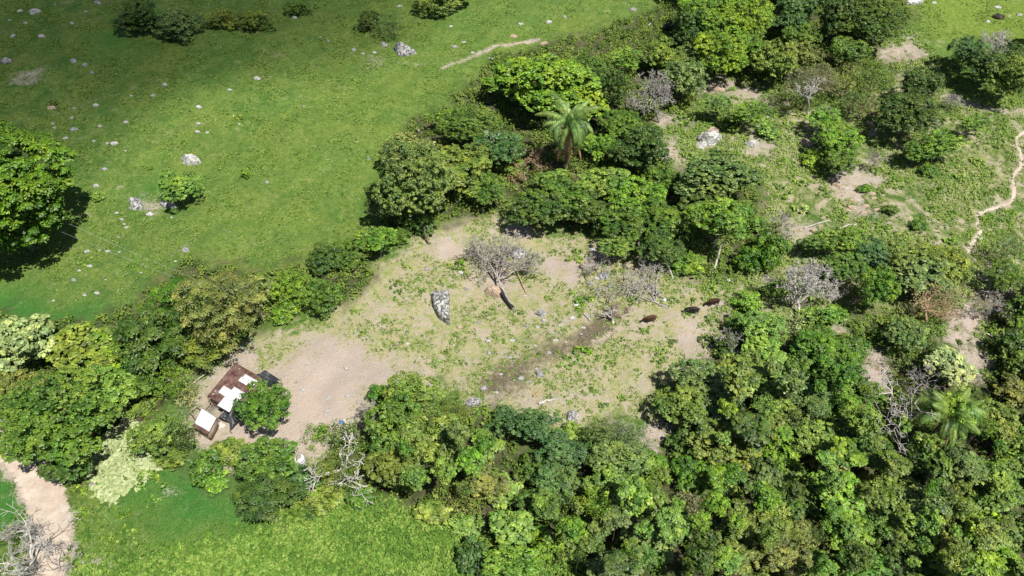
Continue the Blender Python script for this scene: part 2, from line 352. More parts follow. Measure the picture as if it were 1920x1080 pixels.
def crown_mesh(name, R, kind, seed):
    rng = np.random.default_rng(seed); rc, L, Wd, flat, nl, up, dens = KP[kind]
    nlob = int(16 + R * 3.8); lob = [(0, 0, -.08, .52)]
    for i in range(nlob):
        a = rng.uniform(0, 6.283); el = math.asin(rng.uniform(-.35, .95)); rr = rng.uniform(.50, .86)
        lob.append((rr * math.cos(el) * math.cos(a), rr * math.cos(el) * math.sin(a), rr * math.sin(el), rng.uniform(.12, .36)))
    lob = np.array(lob) * R; cs = []; ns = []; tl = []
    for i, (x, y, z, r) in enumerate(lob):
        r *= .98
        k = max(6, int(dens * 4 * math.pi * r * r / (math.pi * rc * rc) * (1.35 if i else 1.0)))
        d = unit(rng.normal(size=(k, 3))); d = d[d[:, 2] > rng.uniform(-.75, -.2, len(d))]
        p = np.array([x, y, z]) + d * r * rng.uniform(.78, 1.1, (len(d), 1))
        ok = np.ones(len(p), bool)
        for j, (x2, y2, z2, r2) in enumerate(lob):
            if j != i: ok &= (np.linalg.norm(p - (x2, y2, z2), axis=1) > r2 * .72)
        cs.append(p[ok]); ns.append(d[ok]); tl.append(np.full(ok.sum(), rng.uniform(0, .5)))
    cs, ns, tl = map(np.concatenate, (cs, ns, tl))
    tone = np.clip(tl + rng.uniform(-.05, .5, len(cs)), 0, 1)
    csz = rng.uniform(.6, 1.3, (len(cs), 1)) * rc
    P = np.repeat(cs, nl, 0); Nn = np.repeat(ns, nl, 0); T = np.repeat(tone, nl); sz = np.repeat(csz, nl, 0)
    d = unit(rng.normal(size=P.shape) + Nn * .5 + (0, 0, up * .6))
    off = d * sz * rng.uniform(.45, 1.0, (len(P), 1)) * (1, 1, flat)
    nrm = unit(d * .9 + rng.normal(size=P.shape) * .28 + (0, 0, up))
    v, f = leafquads(P + off, nrm, L, Wd, rng)
    # loose inner leaves
    k = int(len(P) * .10); d = unit(rng.normal(size=(k, 3))); q = d * R * rng.uniform(.2, .75, (k, 1)) * (1, 1, .8)
    v2, f2 = leafquads(q, unit(rng.normal(size=(k, 3)) + (0, 0, .5)), L * 1.4, Wd * 1.6, rng)
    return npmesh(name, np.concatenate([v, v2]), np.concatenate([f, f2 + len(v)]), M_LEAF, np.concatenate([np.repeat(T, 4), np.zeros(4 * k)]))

def tubes(segs, sides=5):
    """segs: list of (p0,p1,r0,r1)"""
    A = np.array([s[0] for s in segs], float); B = np.array([s[1] for s in segs], float)
    r0 = np.array([s[2] for s in segs])[:, None, None]; r1 = np.array([s[3] for s in segs])[:, None, None]
    d = unit(B - A); h = np.where(np.abs(d[:, 2:3]) > .9, (1., 0, 0), (0, 0, 1.)); u = unit(np.cross(d, h)); v = np.cross(d, u)
    an = np.arange(sides) * 2 * math.pi / sides; cc = np.cos(an)[None, :, None]; ss = np.sin(an)[None, :, None]
    ring = u[:, None] * cc + v[:, None] * ss
    V = np.concatenate([A[:, None] + ring * r0, B[:, None] + ring * r1], 1).reshape(-1, 3)
    base = np.arange(len(segs))[:, None, None] * 2 * sides; i = np.arange(sides); j = (i + 1) % sides
    F = (np.stack([i, j, j + sides, i + sides], -1)[None] + base).reshape(-1, 4)
    return V, F
def grow(segs, p, d, L, r, depth, R, spread=.6, up=.0, nseg=4, kids=(2, 3), shrink=.68, rmin=.012, wig=.22):
    q = np.array(p, float); d = np.array(d, float); d /= np.linalg.norm(d); re = r * .55
    for k in range(nseg):
        d = d + np.array([R.gauss(0, wig), R.gauss(0, wig), R.gauss(0, wig) + up]); d /= np.linalg.norm(d)
        n = q + d * L / nseg; ra = r + (re - r) * k / nseg; rb = r + (re - r) * (k + 1) / nseg
        segs.append((q.copy(), n.copy(), max(ra, rmin), max(rb, rmin))); q = n
        if depth > 0 and k >= 1 and R.random() < .45:
            dd = d + np.array([R.gauss(0, spread * 1.2) for _ in range(3)])
            grow(segs, q, dd, L * shrink * R.uniform(.6, 1), rb * .6, depth - 1, R, spread, up, nseg, kids, shrink, rmin, wig)
    if depth > 0:
        for _ in range(R.randint(*kids)):
            dd = d + np.array([R.gauss(0, spread) for _ in range(3)])
            grow(segs, q, dd, L * shrink * R.uniform(.75, 1.1), re * .85, depth - 1, R, spread, up, nseg, kids, shrink, rmin, wig)
def trunk_mesh(name, mat, seed, lean=.1, stems=1):
    """unit trunk: height 1 up to the crown centre, crown radius about 1 in the same units as height"""
    R = random.Random(seed); segs = []
    for _ in range(stems):
        d = (R.gauss(0, lean), R.gauss(0, lean), 1)
        q = np.array([R.gauss(0, .03) * stems, R.gauss(0, .03) * stems, -.08]); d = np.array(d); d /= np.linalg.norm(d)
        r = .045 / stems ** .5
        for k in range(4):
            n = q + d * .16; segs.append((q, n, r * (1 - k * .1) * (1.35 if k == 0 else 1), r * (.9 - k * .1))); q = n; d = d + np.array([R.gauss(0, .1), R.gauss(0, .1), 0]); d /= np.linalg.norm(d)
        for i in range(5 if stems == 1 else 3):
            a = i * 2.4 + R.random(); grow(segs, q, (math.cos(a) * .8, math.sin(a) * .8, .75), .40, r * .5, 1, R, .5, .08, 3, (2, 2), .7, .004)
    V, F = tubes(segs); return npmesh(name, V, F, mat, smooth=True)
SZ = {'S': 1.7, 'M': 3.4, 'L': 6.0}
XL = crown_mesh('crown', 9.0, 'X', 4242)
CR = {}
for ki, k in enumerate('bflst'):
    for si, s in enumerate('SML'):
        for v in range(3 if k in 'bl' else 2):
            CR.setdefault((k, s), []).append(crown_mesh('crown', SZ[s], k, 1000 + ki * 100 + si * 10 + v))
def weed_mesh(seed):
    rng = np.random.default_rng(seed); R = 1.0; n = rng.integers(6, 12)
    c = rng.normal(size=(n, 3)) * (.45, .38, .10) + (0, 0, .15); nl = 16
    P = np.repeat(c, nl, 0); sz = np.repeat(rng.uniform(.14, .42, (n, 1)), nl, 0); d = unit(rng.normal(size=P.shape) + (0, 0, .5))
    v, f = leafquads(P + d * sz * rng.uniform(.3, 1, (len(P), 1)) * (1, 1, .8), unit(d + rng.normal(size=P.shape) * .4 + (0, 0, .8)), .24, .15, rng)
    return npmesh('foliage', v, f, M_LEAF, np.repeat(np.repeat(rng.uniform(.1, 1, n), nl), 4))
WM = [weed_mesh(900 + i) for i in range(5)]
TR = [trunk_mesh('trunk', M_BARK, 40 + i) for i in range(4)]; TRP = [trunk_mesh('trunk', M_PALEBARK, 50 + i, .18) for i in range(3)]
STM = [trunk_mesh('stems', M_BARK, 60 + i, .35, 4) for i in range(3)]
PAL = {'dk': (.070,.125,.016), 'mg': (.105,.185,.020), 'bg': (.150,.270,.022), 'yg': (.195,.310,.022), 'ol': (.175,.235,.034), 'gg': (.150,.215,.052),
       'pl': (.36,.41,.17), 'bl': (.080,.160,.042), 'br': (.235,.205,.105), 'lg': (.180,.290,.042), 'gd': (.33,.33,.04), 'ob': (.185,.210,.048), 'em': (.085,.190,.012), 'vg': (.088,.185,.008)}
rt = random.Random(5)
def tree(px, py, hw, hh, kind, col, label, name=None, cat=None, group=None, pale=False, shrub=None, lift=None, nostem=False):
    p = G(px, py, 3); s = ppm(p); r = hw / s; hwv = hh / s
    t_ = math.atan2(CAM_H - 4, p.y); st, ct = math.sin(t_), math.cos(t_)
    c = math.sqrt(max(.01, hwv ** 2 - (r * st) ** 2)) / ct if hwv > r * st else 0
    ry = 1.
    c = min(max(c, .62 * r), 1.25 * r)
    if hwv < math.sqrt((r * st) ** 2 + (c * ct) ** 2) * .92: ry = max(.55, math.sqrt(max(.05, hwv ** 2 - (c * ct) ** 2)) / (r * st)) if hwv > c * ct else .6
    if shrub is None: shrub = r < 2.5
    hc = (c * .62 if shrub else c * .85 + .25 * r + .8) if lift is None else lift
    p = G(px, py, hc); gx, gy = p.x, p.y; gz = GZ(gx, gy)
    if name is None: name = 'shrub' if shrub else 'broadleaf_tree'
    root = empty(name, (gx, gy, gz), 0)
    sk = 'S' if r < 2.4 else ('M' if r < 4.8 else 'L')
    ms = CR.get((kind, sk)); big = r > 8; SZr = 9.0 if big else SZ[sk]; cr = ob('crown', XL if big else (WM[rt.randrange(5)] if kind == 'w' else ms[rt.randrange(len(ms))]), root)
    cr.location = (0, 0, hc); cr.rotation_euler = (0, 0, rt.uniform(0, 6.28)); f = (1.01 if big or py < 560 and px < 760 else .98) / SZr
    if kind == 'w': cr.location = (0, 0, .02); f = 1.25
    if ry < .98: cr.rotation_euler = (0, 0, rt.choice((0, math.pi)))
    cr.scale = (r * f, r * f * ry, c * f) if kind != 'w' else (r * f, r * f, r * f * .9)
    pc = PAL[col]; j = 1 + rt.uniform(-.1, .1); cr.color = (pc[0] * j * rt.uniform(.93, 1.08), pc[1] * j, pc[2] * j * rt.uniform(.9, 1.15), 1)
    if not nostem:
        tm = rt.choice(STM if shrub else (TRP if pale else TR)); tk = ob('stems' if shrub else 'trunk', tm, root)
        tk.scale = (min(hc * min(1.4, .55 * r / hc + .55), r * .9),) * 2 + (hc,); tk.rotation_euler = (0, 0, rt.uniform(0, 6.28))
    tag(root, label, cat or ('shrub' if shrub else 'tree'), group)
    return root
TREES = [
# pasture and upper left
(4,385,128,135,'f','vg','huge spreading deep green tree at the left edge, casting a dark shadow on pasture', {'lift': 8.3}),
(335,352,39,33,'b','lg','round yellow-green bush beside the two big pale boulders in the pasture'),
(460,327,11,12,'s','yg','tiny bright lime shrub alone in the middle of the pasture'),
(262,38,42,36,'b','dk','dark green shrub at top left, left half of the dark pair', {'shrub': True}),
(330,52,50,34,'b','gg','dark grey-green shrub at top left, right half of the dark pair', {'shrub': True}),
(415,40,36,22,'s','ol','low olive scrub bush just right of the dark pair at top left', {'shrub': True}),
(480,42,38,22,'s','ol','spreading low olive bush at top, farther right of the dark pair', {'shrub': True}),
(560,18,26,16,'s','mg','small green bush at the top edge between olive scrub and rocks'),
(815,10,48,26,'b','ol','olive rounded bush cut by the top edge, above the stony pasture path', {'shrub': True}),
(728,55,38,28,'t','gg','twiggy grey-green bush behind the largest boulder of the upper pasture', {'shrub': True}),
(690,42,26,18,'s','dk','small dark bush left of the twiggy bush near the top boulder'),
(98,192,10,8,'s','ol','small olive tuft bush above the brown stone, shaded upper left pasture'),
(180,370,18,9,'s','lg','low light green weed clump left of the boulder pair'),
# left tree line
(42,645,62,60,'l','pl','pale silvery green tree at left edge of the lower tree line'),
(158,655,62,50,'l','ol','olive green tree right of the pale silvery tree'),
(215,655,50,42,'b','yg','yellowish green tree between the olive tree and the dark feathery tree'),
(30,735,60,45,'b','ob','yellow-brown tinged crown at left edge below the pale silvery tree'),
(105,790,118,88,'b','mg','very large rounded mid green tree above the dirt road'),
(60,825,62,42,'b','mg','green side crown of the tree group touching the top of the dirt road'),
(130,865,55,42,'b','dk','darker green lower crown hanging beside the dirt road'),
(185,740,70,55,'b','lg','light green crown joined to the right of the very large green tree'),
(285,640,66,66,'f','dk','dark green feathery tree left of the olive feathery tree'),
(330,570,42,48,'f','em','feathery green crown showing above the dark feathery tree'),
(415,588,76,84,'f','ob','tall olive-brown feathery tree at the pasture edge above the shack'),
(380,655,48,38,'f','ol','lower olive branches crown just above the shack'),
(255,715,52,42,'b','mg','green crown under the dark feathery tree, left of the sparse yellow shrub'),
(325,655,34,34,'f','dk','dark feathery crown around the white rock near the shack'),
(490,545,28,30,'l','ob','brownish small crown behind the utility pole'),
(548,548,44,42,'b','bg','bright yellow-green tree right of the utility pole', {'shrub': True}),
(530,590,26,24,'s','bg','bright green shrub at the foot of the utility pole'),
(603,560,40,40,'b','mg','mid green tree at the left end of the clearing edge', {'shrub': True}),
(655,478,40,32,'b','mg','mid green tree on the pasture edge right of the dark one', {'shrub': True}),
(612,488,38,35,'b','dk','dark green tree on the pasture edge between meadow and clearing', {'shrub': True}),
(708,452,42,28,'s','bg','low bright green hedge-like shrub below the shadow of the grey-green tree'),
(745,446,26,18,'s','mg','small green shrub at right end of the low hedge'),
(318,715,44,36,'t','yg','sparse yellow-green tree with pale forked trunk left of the shack', {'pale': True}),
(350,745,24,24,'t','pl','wispy pale shrub beside the little wooden frame of the shack'),
(262,765,30,24,'b','ol','olive shrub left of the forked pale trunk'),
(285,818,46,42,'b','ol','olive tree above the pale creeping vine patch'),
(345,822,34,36,'t','gg','thin grey-green tree below the small white roof'),
(320,862,32,20,'s','ol','low olive shrub at the right edge of the pale vine patch'),
(497,762,52,50,'b','em','round dense green tree growing against the right side of the shack'),
(388,878,36,42,'b','mg','green tree below the small white roof, left of the taller leafy one'),
(425,850,40,34,'b','ol','olive crown directly below the black tarp'),
(400,905,34,26,'s','bg','bright green shrub hanging over the emerald grass'),
(505,862,62,46,'b','mg','leafy green tree left of the white barrel'),
(500,925,58,50,'f','dk','dark green lower crown over the emerald grass, with yellow leaves'),
(560,905,38,36,'s','bl','bluish green shrub below the white barrel'),
(575,965,30,18,'s','mg','low green shrub beside the fallen white log at lower left'),
(605,815,34,26,'t','yg','sparse yellowish shrub at the right edge of the bare yard'),
(650,820,36,40,'t','gg','thin leafless-looking tree between the yard and the large olive tree'),
(640,880,48,38,'t','ol','sparse olive tree with white twisted branches right of the barrel'),
(610,935,42,28,'s','ol','low olive scrub below the twisted white branches'),
(670,935,36,24,'s','mg','low green scrub at the lower edge of the bare-branched thicket'),
# centre top
(775,345,76,78,'b','gg','large dark grey-green tree with shadow on the pasture, upper centre'),
(735,385,48,34,'b','dk','dark lower left crown of the grey-green tree group'),
(790,425,30,24,'b','dk','small dark green tree at top corner of the clearing, under the large grey-green one'),
(770,285,55,32,'l','ob','brownish olive crown at the top of the grey-green tree group'),
(865,318,62,48,'b','ol','olive tree right of the large grey-green tree'),
(915,355,40,32,'s','mg','green shrub between olive tree and dead brown brush'),
(880,240,62,36,'b','mg','mid green tree left below the bright yellow-green crown'),
(840,222,34,20,'s','bg','small fresh green tree on the pasture edge left of the row'),
(935,278,52,36,'b','bl','bluish green tree left of the drooping palm, with a white forked twig'),
(965,150,55,38,'l','yg','bright yellow-green tree top on the pasture edge, left lobe'),
(1035,160,78,52,'l','yg','biggest bright yellow-green tree right above the drooping palm'),
(1105,195,42,34,'l','yg','yellow-green lower right crown beside the drooping palm'),
(1110,130,42,28,'b','mg','mid green tree behind the yellow-green crown'),
(1150,165,36,42,'b','dk','dark green tree left of the grey leafless crown'),
(1165,115,40,22,'s','bg','bright shrub on the pasture edge above the grey leafless crown'),
(1240,105,42,30,'b','ol','olive tree above right of the grey leafless crown'),
(1285,150,42,42,'b','gg','grey-green tree right of the grey leafless crown'),
(1165,235,42,32,'b','mg','green tree right of the drooping palm'),
(1120,275,34,26,'s','bg','bright green shrub at the right foot of the drooping palm'),
(1205,285,54,48,'b','dk','dark green tree between the drooping palm and the pink boulder'),
(1035,338,36,18,'s','lg','light shrub directly below the drooping palm'),
(960,320,30,22,'s','mg','small green shrub left below the drooping palm'),
(1060,375,62,40,'b','mg','mid green crown in the thicket below the drooping palm'),
(1010,390,60,42,'b','dk','dark green tree at the thicket tip above the clearing'),
(1105,395,50,36,'b','dk','dark green tree just right of the dark thicket tip'),
(1135,345,56,36,'b','lg','light green crown in the middle of the thicket'),
(1195,375,55,42,'b','bg','bright green crown in the middle thicket, left of the large-leaved tree'),
(1240,335,40,34,'b','mg','green crown just left of the large-leaved grey-green tree'),
(1180,425,52,38,'s','mg','green shrubs at the lower edge of the thicket above the fallen grey branches'),
(1160,465,38,24,'s','lg','low light green shrub by the pale rocks at the clearing top right'),
(1245,415,52,42,'b','mg','mid green tree left of the white-trunked tree'),
(1235,465,44,34,'b','dk','dark green tree over two thin leaning trunks'),
(1290,500,34,22,'s','bg','bright low shrub at the foot of the white-trunked tree'),
(1350,335,76,46,'l','gg','large-leaved grey-green rounded tree below the two pale boulders'),
(1315,375,46,28,'l','dk','darker lower left part tree of the large-leaved pair'),
(1352,412,58,42,'b','bg','bright green tree with a tall leaning white trunk', {'pale': True, 'lift': 6.2}),
(1418,420,24,22,'b','lg','small light green crown right of the white-trunked tree'),
(1440,472,34,46,'b','em','dense ivy green column-like tree right of the white trunk'),
(1405,490,30,30,'b','em','dense low green tree between white trunk and ivy green one'),
# upper right
(1320,30,58,48,'b','bg','bright green tall tree at the top edge, left lobe'),
(1395,35,56,48,'b','yg','yellow-green tall tree at the top edge, right lobe'),
(1350,100,56,46,'b','yg','brilliant lime crown hanging below the tall top-edge trees'),
(1400,100,40,34,'b','bg','bright green crown right of the brilliant lime one'),
(1290,60,34,48,'b','dk','dark green tree at the left side of the tall lime trees'),
(1300,110,38,30,'b','gg','grey-green tree below left of the tall lime trees'),
(1490,28,42,36,'b','bl','bluish green tree at the top edge between lime and dark olive trees'),
(1500,72,36,30,'b','mg','mid green crown below the bluish top-edge tree'),
(1565,35,38,44,'b','dk','dark tree in the middle of the top-right group'),
(1625,38,62,46,'b','dk','dark olive broad tree at the top edge beside the bright meadow'),
(1590,95,44,28,'b','mg','fresh green crown under the dark olive broad tree'),
(1455,115,44,40,'b','ol','olive tree at left of the brown half-bare thicket'),
(1500,108,38,34,'b','ob','olive-brown crown above the brown half-bare thicket'),
(1520,160,62,38,'t','br','brown half-bare tree with white forked branches, upper right'),
(1575,145,44,36,'t','ob','brownish thin-leaved tree right of the white forked branches'),
(1640,150,44,44,'t','ol','thin olive tree left of the dark conical one'),
(1600,190,38,26,'t','gg','grey thin-leaved shrub above the sandy gap'),
(1722,165,42,36,'b','dk','top of the dark green tree at upper right, beside the shaded bank'),
(1705,215,58,42,'b','dk','dark green dense tree above the bright low shrubs, upper right'),
(1545,225,36,24,'b','bg','bright leafy shrub at top of the vine-covered mound'),
(1570,262,46,36,'b','bg','vine-covered green mound, upper right centre'),
(1575,305,36,26,'b','mg','lower end of the vine-covered mound above the sandy rubble'),
(1400,215,42,26,'s','bg','bright shrub above the round pale boulder'),
(1375,232,30,22,'s','mg','green shrub right of the pink and white boulder'),
(1440,245,28,18,'s','lg','light low shrub right of the round pale boulder'),
(1345,200,34,14,'s','lg','low light green scrub above the pink and white boulder'),
(1525,300,26,20,'s','bg','small bright bush at the edge of the dry grass patch'),
(1762,270,46,28,'s','bg','bright green low bush group right of the vine mound'),
(1720,285,34,22,'s','em','green low bush left half of the bright bush group'),
(1820,235,34,20,'s','bg','bright green bush above the footpath bend'),
(1742,320,22,14,'s','em','small dark green bush on the dry slope right'),
(1722,422,20,14,'s','em','small round dark bush at the right of the sandy rubble'),
(1670,395,20,12,'s','mg','small green bush below the sandy rubble'),
(1620,355,16,9,'s','bg','tiny green bush amid the sandy rubble'),
(1815,98,36,32,'b','bl','dark bluish tree with black shadow on the bank at top right'),
(1850,128,38,34,'b','dk','dark green tree right beside the bluish bank tree'),
(1893,150,42,42,'b','ol','olive tree at the right edge, top right group'),
(1898,98,32,24,'t','gg','thin grey-green crown at right edge behind the bare tree'),
# right middle
(1535,455,38,24,'s','mg','low green shrub at left end of the right-hand thicket'),
(1585,452,46,28,'s','bg','bright shrubs at the top edge of the right-hand thicket'),
(1585,500,44,32,'b','mg','green crown right of the silvery leafless tree'),
(1635,480,40,34,'b','bl','bluish green crown in the right-hand thicket'),
(1645,540,38,46,'b','bg','bright green tall crown in the right-hand thicket'),
(1605,540,26,42,'t','br','purple-brown half-dead tree inside the right-hand thicket'),
(1700,475,50,32,'b','ol','olive crown at the top of the right-hand thicket'),
(1725,520,54,40,'l','gg','grey-green crown above the orange tangled trunk'),
(1775,495,48,38,'b','ol','olive tree at right of the thicket, near the footpath end'),
(1770,552,38,32,'t','br','brown twiggy crown over the sandy bank'),
(1830,520,34,30,'t','gg','sparse grey-green tree between thicket and shaded gully'),
(1890,465,36,32,'t','gg','pale twiggy shrub at the right edge below the footpath'),
(1885,520,38,30,'b','mg','green shrub over the shaded gully at right edge'),
(1905,590,34,40,'b','mg','green tree at the right edge beside the gully'),
(1560,592,36,22,'b','bg','bright shrub between the charred stump and the forest'),
(1600,650,30,24,'b','mg','green crown left of the dry bank'),
(1455,545,30,16,'s','lg','light shrub left of the silvery leafless tree foot'),
(1400,570,34,24,'s','bg','bright shrub beside the rear cow'),
(1430,612,48,32,'b','lg','light green crown right of the rear cow'),
(1382,610,26,24,'b','mg','small green tree below the rear cow'),
(1478,610,36,28,'t','pl','pale dry scrub below the silvery leafless tree'),
(1520,590,28,18,'s','lg','light scrub at the foot of the silvery leafless tree'),
(1700,625,40,36,'b','gg','grey-green tree below the orange tangled trunk'),
(1735,655,40,34,'t','dk','dark sparse tree near the bent grey branches'),
(1780,690,46,40,'l','pl','pale green large-leaved tree above the star-shaped palm'),
(1745,612,28,20,'s','mg','small green shrub under the orange tangled trunk'),
(1700,680,34,28,'t','gg','twiggy grey crown left of the pale large-leaved tree'),
(1650,630,26,18,'s','mg','small green shrub on the dry bank right of the dense tree'),
(1892,650,32,36,'b','dk','dark tree beside the black shaded hollow at right'),
(1905,690,30,40,'b','ol','olive tree at the right edge beyond the black hollow'),
# lower centre
(770,740,62,42,'b','ol','olive tree at the right edge of the bare yard'),
(708,745,24,24,'s','em','small vivid green bush at the corner of the bare yard'),
(745,800,62,60,'b','mg','large green tree left centre, right of the yard'),
(805,825,62,60,'b','ol','large olive tree left of the bluish one, lower centre'),
(745,880,58,46,'b','ol','olive lower crown of the large lower centre group'),
(855,775,42,34,'t','ol','sparse olive tree below the grey boulder'),
(950,795,42,34,'b','bl','bluish green tree at lower edge of the clearing'),
(1000,800,50,38,'b','bl','darker bluish green tree, right one of the bluish group'),
(1050,845,48,36,'b','bl','bluish crown lower right of the bluish group'),
(1075,812,34,22,'s','lg','light green scrub below the mossy boulder'),
(910,835,34,30,'b','lg','light green crown between olive and bluish trees'),
(905,852,18,13,'b','gd','small golden crown between olive and bluish trees'),
(905,905,48,34,'b','ob','golden-olive crown in the lower centre thicket'),
(940,925,42,36,'l','lg','pale yellow-green fleshy-leaved plant in the lower centre thicket'),
(870,935,42,34,'t','ob','brown-green sparse crown left of the pale fleshy plant'),
(1005,880,44,34,'b','mg','green crown below the bluish group'),
(1040,905,46,38,'b','bl','silvery bluish tree, lower centre'),
(1020,950,48,36,'b','mg','green tree below the silvery bluish one'),
(815,965,36,24,'l','ol','olive scrubby tree at the edge of the lower meadow'),
(872,985,36,24,'b','lg','light green scrub tree between lower meadow and thicket'),
(960,990,48,34,'l','lg','light large-leaved shrub in the bottom thicket'),
(885,1045,32,40,'b','bl','dark bluish bush standing in the lower meadow edge'),
(960,1055,60,34,'b','bg','bright green bush at bottom edge, centre'),
(1020,1020,34,40,'b','bg','bright leafy bush at the bottom, left of the dark gap'),
(1165,815,62,34,'t','gg','grey twiggy dome tree on the clearing edge, lower right centre'),
(1155,868,66,42,'b','gg','grey-green rounded tree below the twiggy dome'),
(1105,840,36,34,'b','dk','dark tree left of the grey dome'),
(1150,925,60,42,'b','lg','light green tree below the grey-green rounded tree'),
(1225,880,36,34,'b','bg','bright green crown right of the grey-green rounded tree'),
(1215,940,44,40,'b','mg','green crown right of the light green tree, bottom centre'),
(1095,950,40,36,'b','ol','olive crown left of the light green tree, bottom centre'),
(1100,1010,48,38,'b','ol','olive tree at bottom beside the brown dry patch'),
(1160,990,46,32,'t','br','brown dry crown at bottom centre'),
(1215,1020,56,42,'l','gg','rosette-leaved grey-green tree at the bottom edge'),
(1150,1065,56,34,'l','gg','rosette-leaved tree cut by the bottom edge'),
(1265,985,40,36,'b','dk','dark crown right of the rosette-leaved tree'),
# big forest lower right
(1310,715,58,46,'b','gg','grey-green tree whose shadow darkens the right end of the clearing'),
(1285,765,52,46,'b','ol','olive-green tree at left front of the forest, next to the big shadow'),
(1350,760,54,46,'b','gg','grey-green crown second from the clearing in the forest front'),
(1395,700,48,40,'b','ol','olive crown at the upper left of the forest'),
(1370,650,36,28,'b','dk','dark scrub tree at the right corner of the clearing'),
(1430,660,40,32,'l','lg','light yellowish leaved tree at the top of the forest'),
(1450,720,46,40,'b','lg','light green crown left of the dense vivid green tree'),
(1530,650,46,38,'b','em','vivid dense green tree, upper middle of the forest'),
(1572,690,50,44,'b','em','vivid dark green tree, lower right of the vivid pair'),
(1500,700,40,38,'b','mg','mid green crown just left of the vivid pair'),
(1520,755,48,40,'b','gg','grey-green crown below the vivid pair'),
(1585,760,46,38,'b','bg','bright green crown under the vivid pair, right side'),
(1630,740,34,30,'b','mg','green crown left of the bleached branches'),
(1460,780,46,40,'b','ol','olive crown in the forest, right of the golden crown'),
(1398,860,30,24,'l','gd','golden yellow crown amid the green forest'),
(1400,812,44,38,'b','ol','olive crown directly above the golden yellow crown'),
(1340,830,50,42,'b','ol','olive tall crown left above the golden yellow crown'),
(1300,890,44,42,'b','em','emerald green crown at left of the forest'),
(1345,905,40,36,'b','bg','fresh green crown below the golden yellow crown'),
(1440,905,44,40,'b','gg','grey-green crown right below the golden yellow crown'),
(1470,850,42,36,'b','yg','yellowish green crown right of the golden crown'),
(1530,820,46,38,'b','lg','light green crown in the middle of the forest'),
(1560,860,40,32,'b','ob','rusty tinged crown in the middle of the forest'),
(1600,810,44,36,'b','lg','pale green crown left of the star-shaped palm group'),
(1640,850,46,40,'b','mg','mid green crown left below the star-shaped palm'),
(1650,800,34,28,'b','gg','grey-green crown between bleached branches and forest'),
(1700,860,44,36,'b','dk','dark green crown under the star-shaped palm'),
(1750,870,42,36,'b','mg','green crown below the star-shaped palm, left'),
(1805,870,44,36,'b','gg','grey-green crown below the star-shaped palm, right'),
(1865,790,44,42,'b','ol','olive crown right of the star-shaped palm'),
(1900,735,38,36,'b','ob','orange-brown tinged crown at the right edge'),
(1900,840,40,40,'b','mg','green crown at right edge, level with the palm foot'),
(1875,900,48,42,'b','lg','light green crown at right edge above the dark hollow'),
(1570,925,54,44,'l','bg','bright large-leaved crown in the centre of the forest'),
(1500,945,46,40,'b','mg','green crown left of the bright large-leaved one'),
(1440,975,50,42,'b','ol','broad olive crown, lower left forest'),
(1385,985,48,46,'b','ol','tall olive crown right of the dark gap at bottom'),
(1640,920,44,38,'b','ol','olive crown right of the bright large-leaved one'),
(1700,930,44,40,'b','gg','grey-green crown left of the deep black hollow'),
(1720,980,46,40,'b','lg','light green crown below the deep black hollow'),
(1650,985,46,38,'b','mg','mid green crown, lower middle of the forest'),
(1590,1000,50,42,'b','bg','bright green crown, bottom middle of the forest'),
(1520,1010,46,40,'b','ob','tan-tinged olive crown at bottom forest'),
(1460,1040,56,40,'b','ob','broad yellowish olive crown at the bottom edge'),
(1370,1050,52,38,'b','ol','olive crown at the bottom edge right of the black gap'),
(1540,1065,48,34,'b','bg','bright green crown cut by bottom edge, middle forest'),
(1620,1060,50,36,'b','em','emerald crown cut by the bottom edge'),
(1700,1050,48,38,'b','dk','dark green crown cut by the bottom edge'),
(1780,1010,46,42,'b','ol','olive crown near the bottom right'),
(1795,1065,50,34,'b','lg','light green crown at the bottom edge, right part'),
(1850,1000,38,48,'l','yg','pointed yellow-green crown near the bottom right corner'),
(1850,950,38,34,'b','lg','light crown above the pointed yellow-green one'),
(1895,1000,38,42,'b','gg','grey-green crown at right edge near the bottom corner'),
(1880,1060,46,36,'b','yg','yellowish crown in the bottom right corner'),
(1690,770,30,24,'t','dk','dark sparse crown under the bleached branches'),
(1285,830,38,34,'b','dk','dark crown at the left foot of the forest'),
(1290,945,42,34,'t','br','brown twiggy crown at lower left of the forest'),
(1320,1010,36,44,'b','dk','dark crown in the gap left of the tall olive one'),
(1480,890,34,26,'b','mg','small green crown wedged right of the grey-green one'),
(1765,940,34,26,'b','gg','grey-green crown on the brim of the deep black hollow'),
]
for row in TREES:
    kw = row[7] if len(row) > 7 else {}
    tree(*row[:7], **kw)
# small crowns and saplings poking up between the bigger crowns of the wood
FILL = []; Rf = random.Random(31); FP = [(1400,690),(1560,620),(1680,760),(1900,700),(1910,1070),(1080,1075),(1060,960),(780,930),(720,790),(860,800),(1060,850),(1210,860),(1300,790)]
while len(FILL) < 84:
    x_, y_ = Rf.uniform(720, 1910), Rf.uniform(620, 1075)
    if poly_sd(np.array([x_]), np.array([y_]), FP)[0] > 8 and all((x_ - a[0]) ** 2 + (y_ - a[1]) ** 2 > 38 ** 2 for a in FILL): FILL.append((x_, y_))
LMF = [('the star-shaped palm', 1785, 772), ('the golden yellow crown', 1398, 860), ('the bleached branches', 1700, 800), ('the vivid dark green pair', 1550, 670), ('the right end of the clearing', 1230, 790), ('the grey twiggy dome', 1165, 815), ('the rosette-leaved trees', 1180, 1040),
 ('the black hollow at lower right', 1830, 920), ('the bottom right corner', 1900, 1070), ('the middle of the bottom edge', 1060, 1070), ('the bluish group', 980, 800), ('the barrel-side big olive tree', 760, 820), ('the dark gap at the bottom', 1310, 1020), ('the bright large-leaved crown', 1570, 925), ('the green wood at bottom right centre', 1600, 1050)]
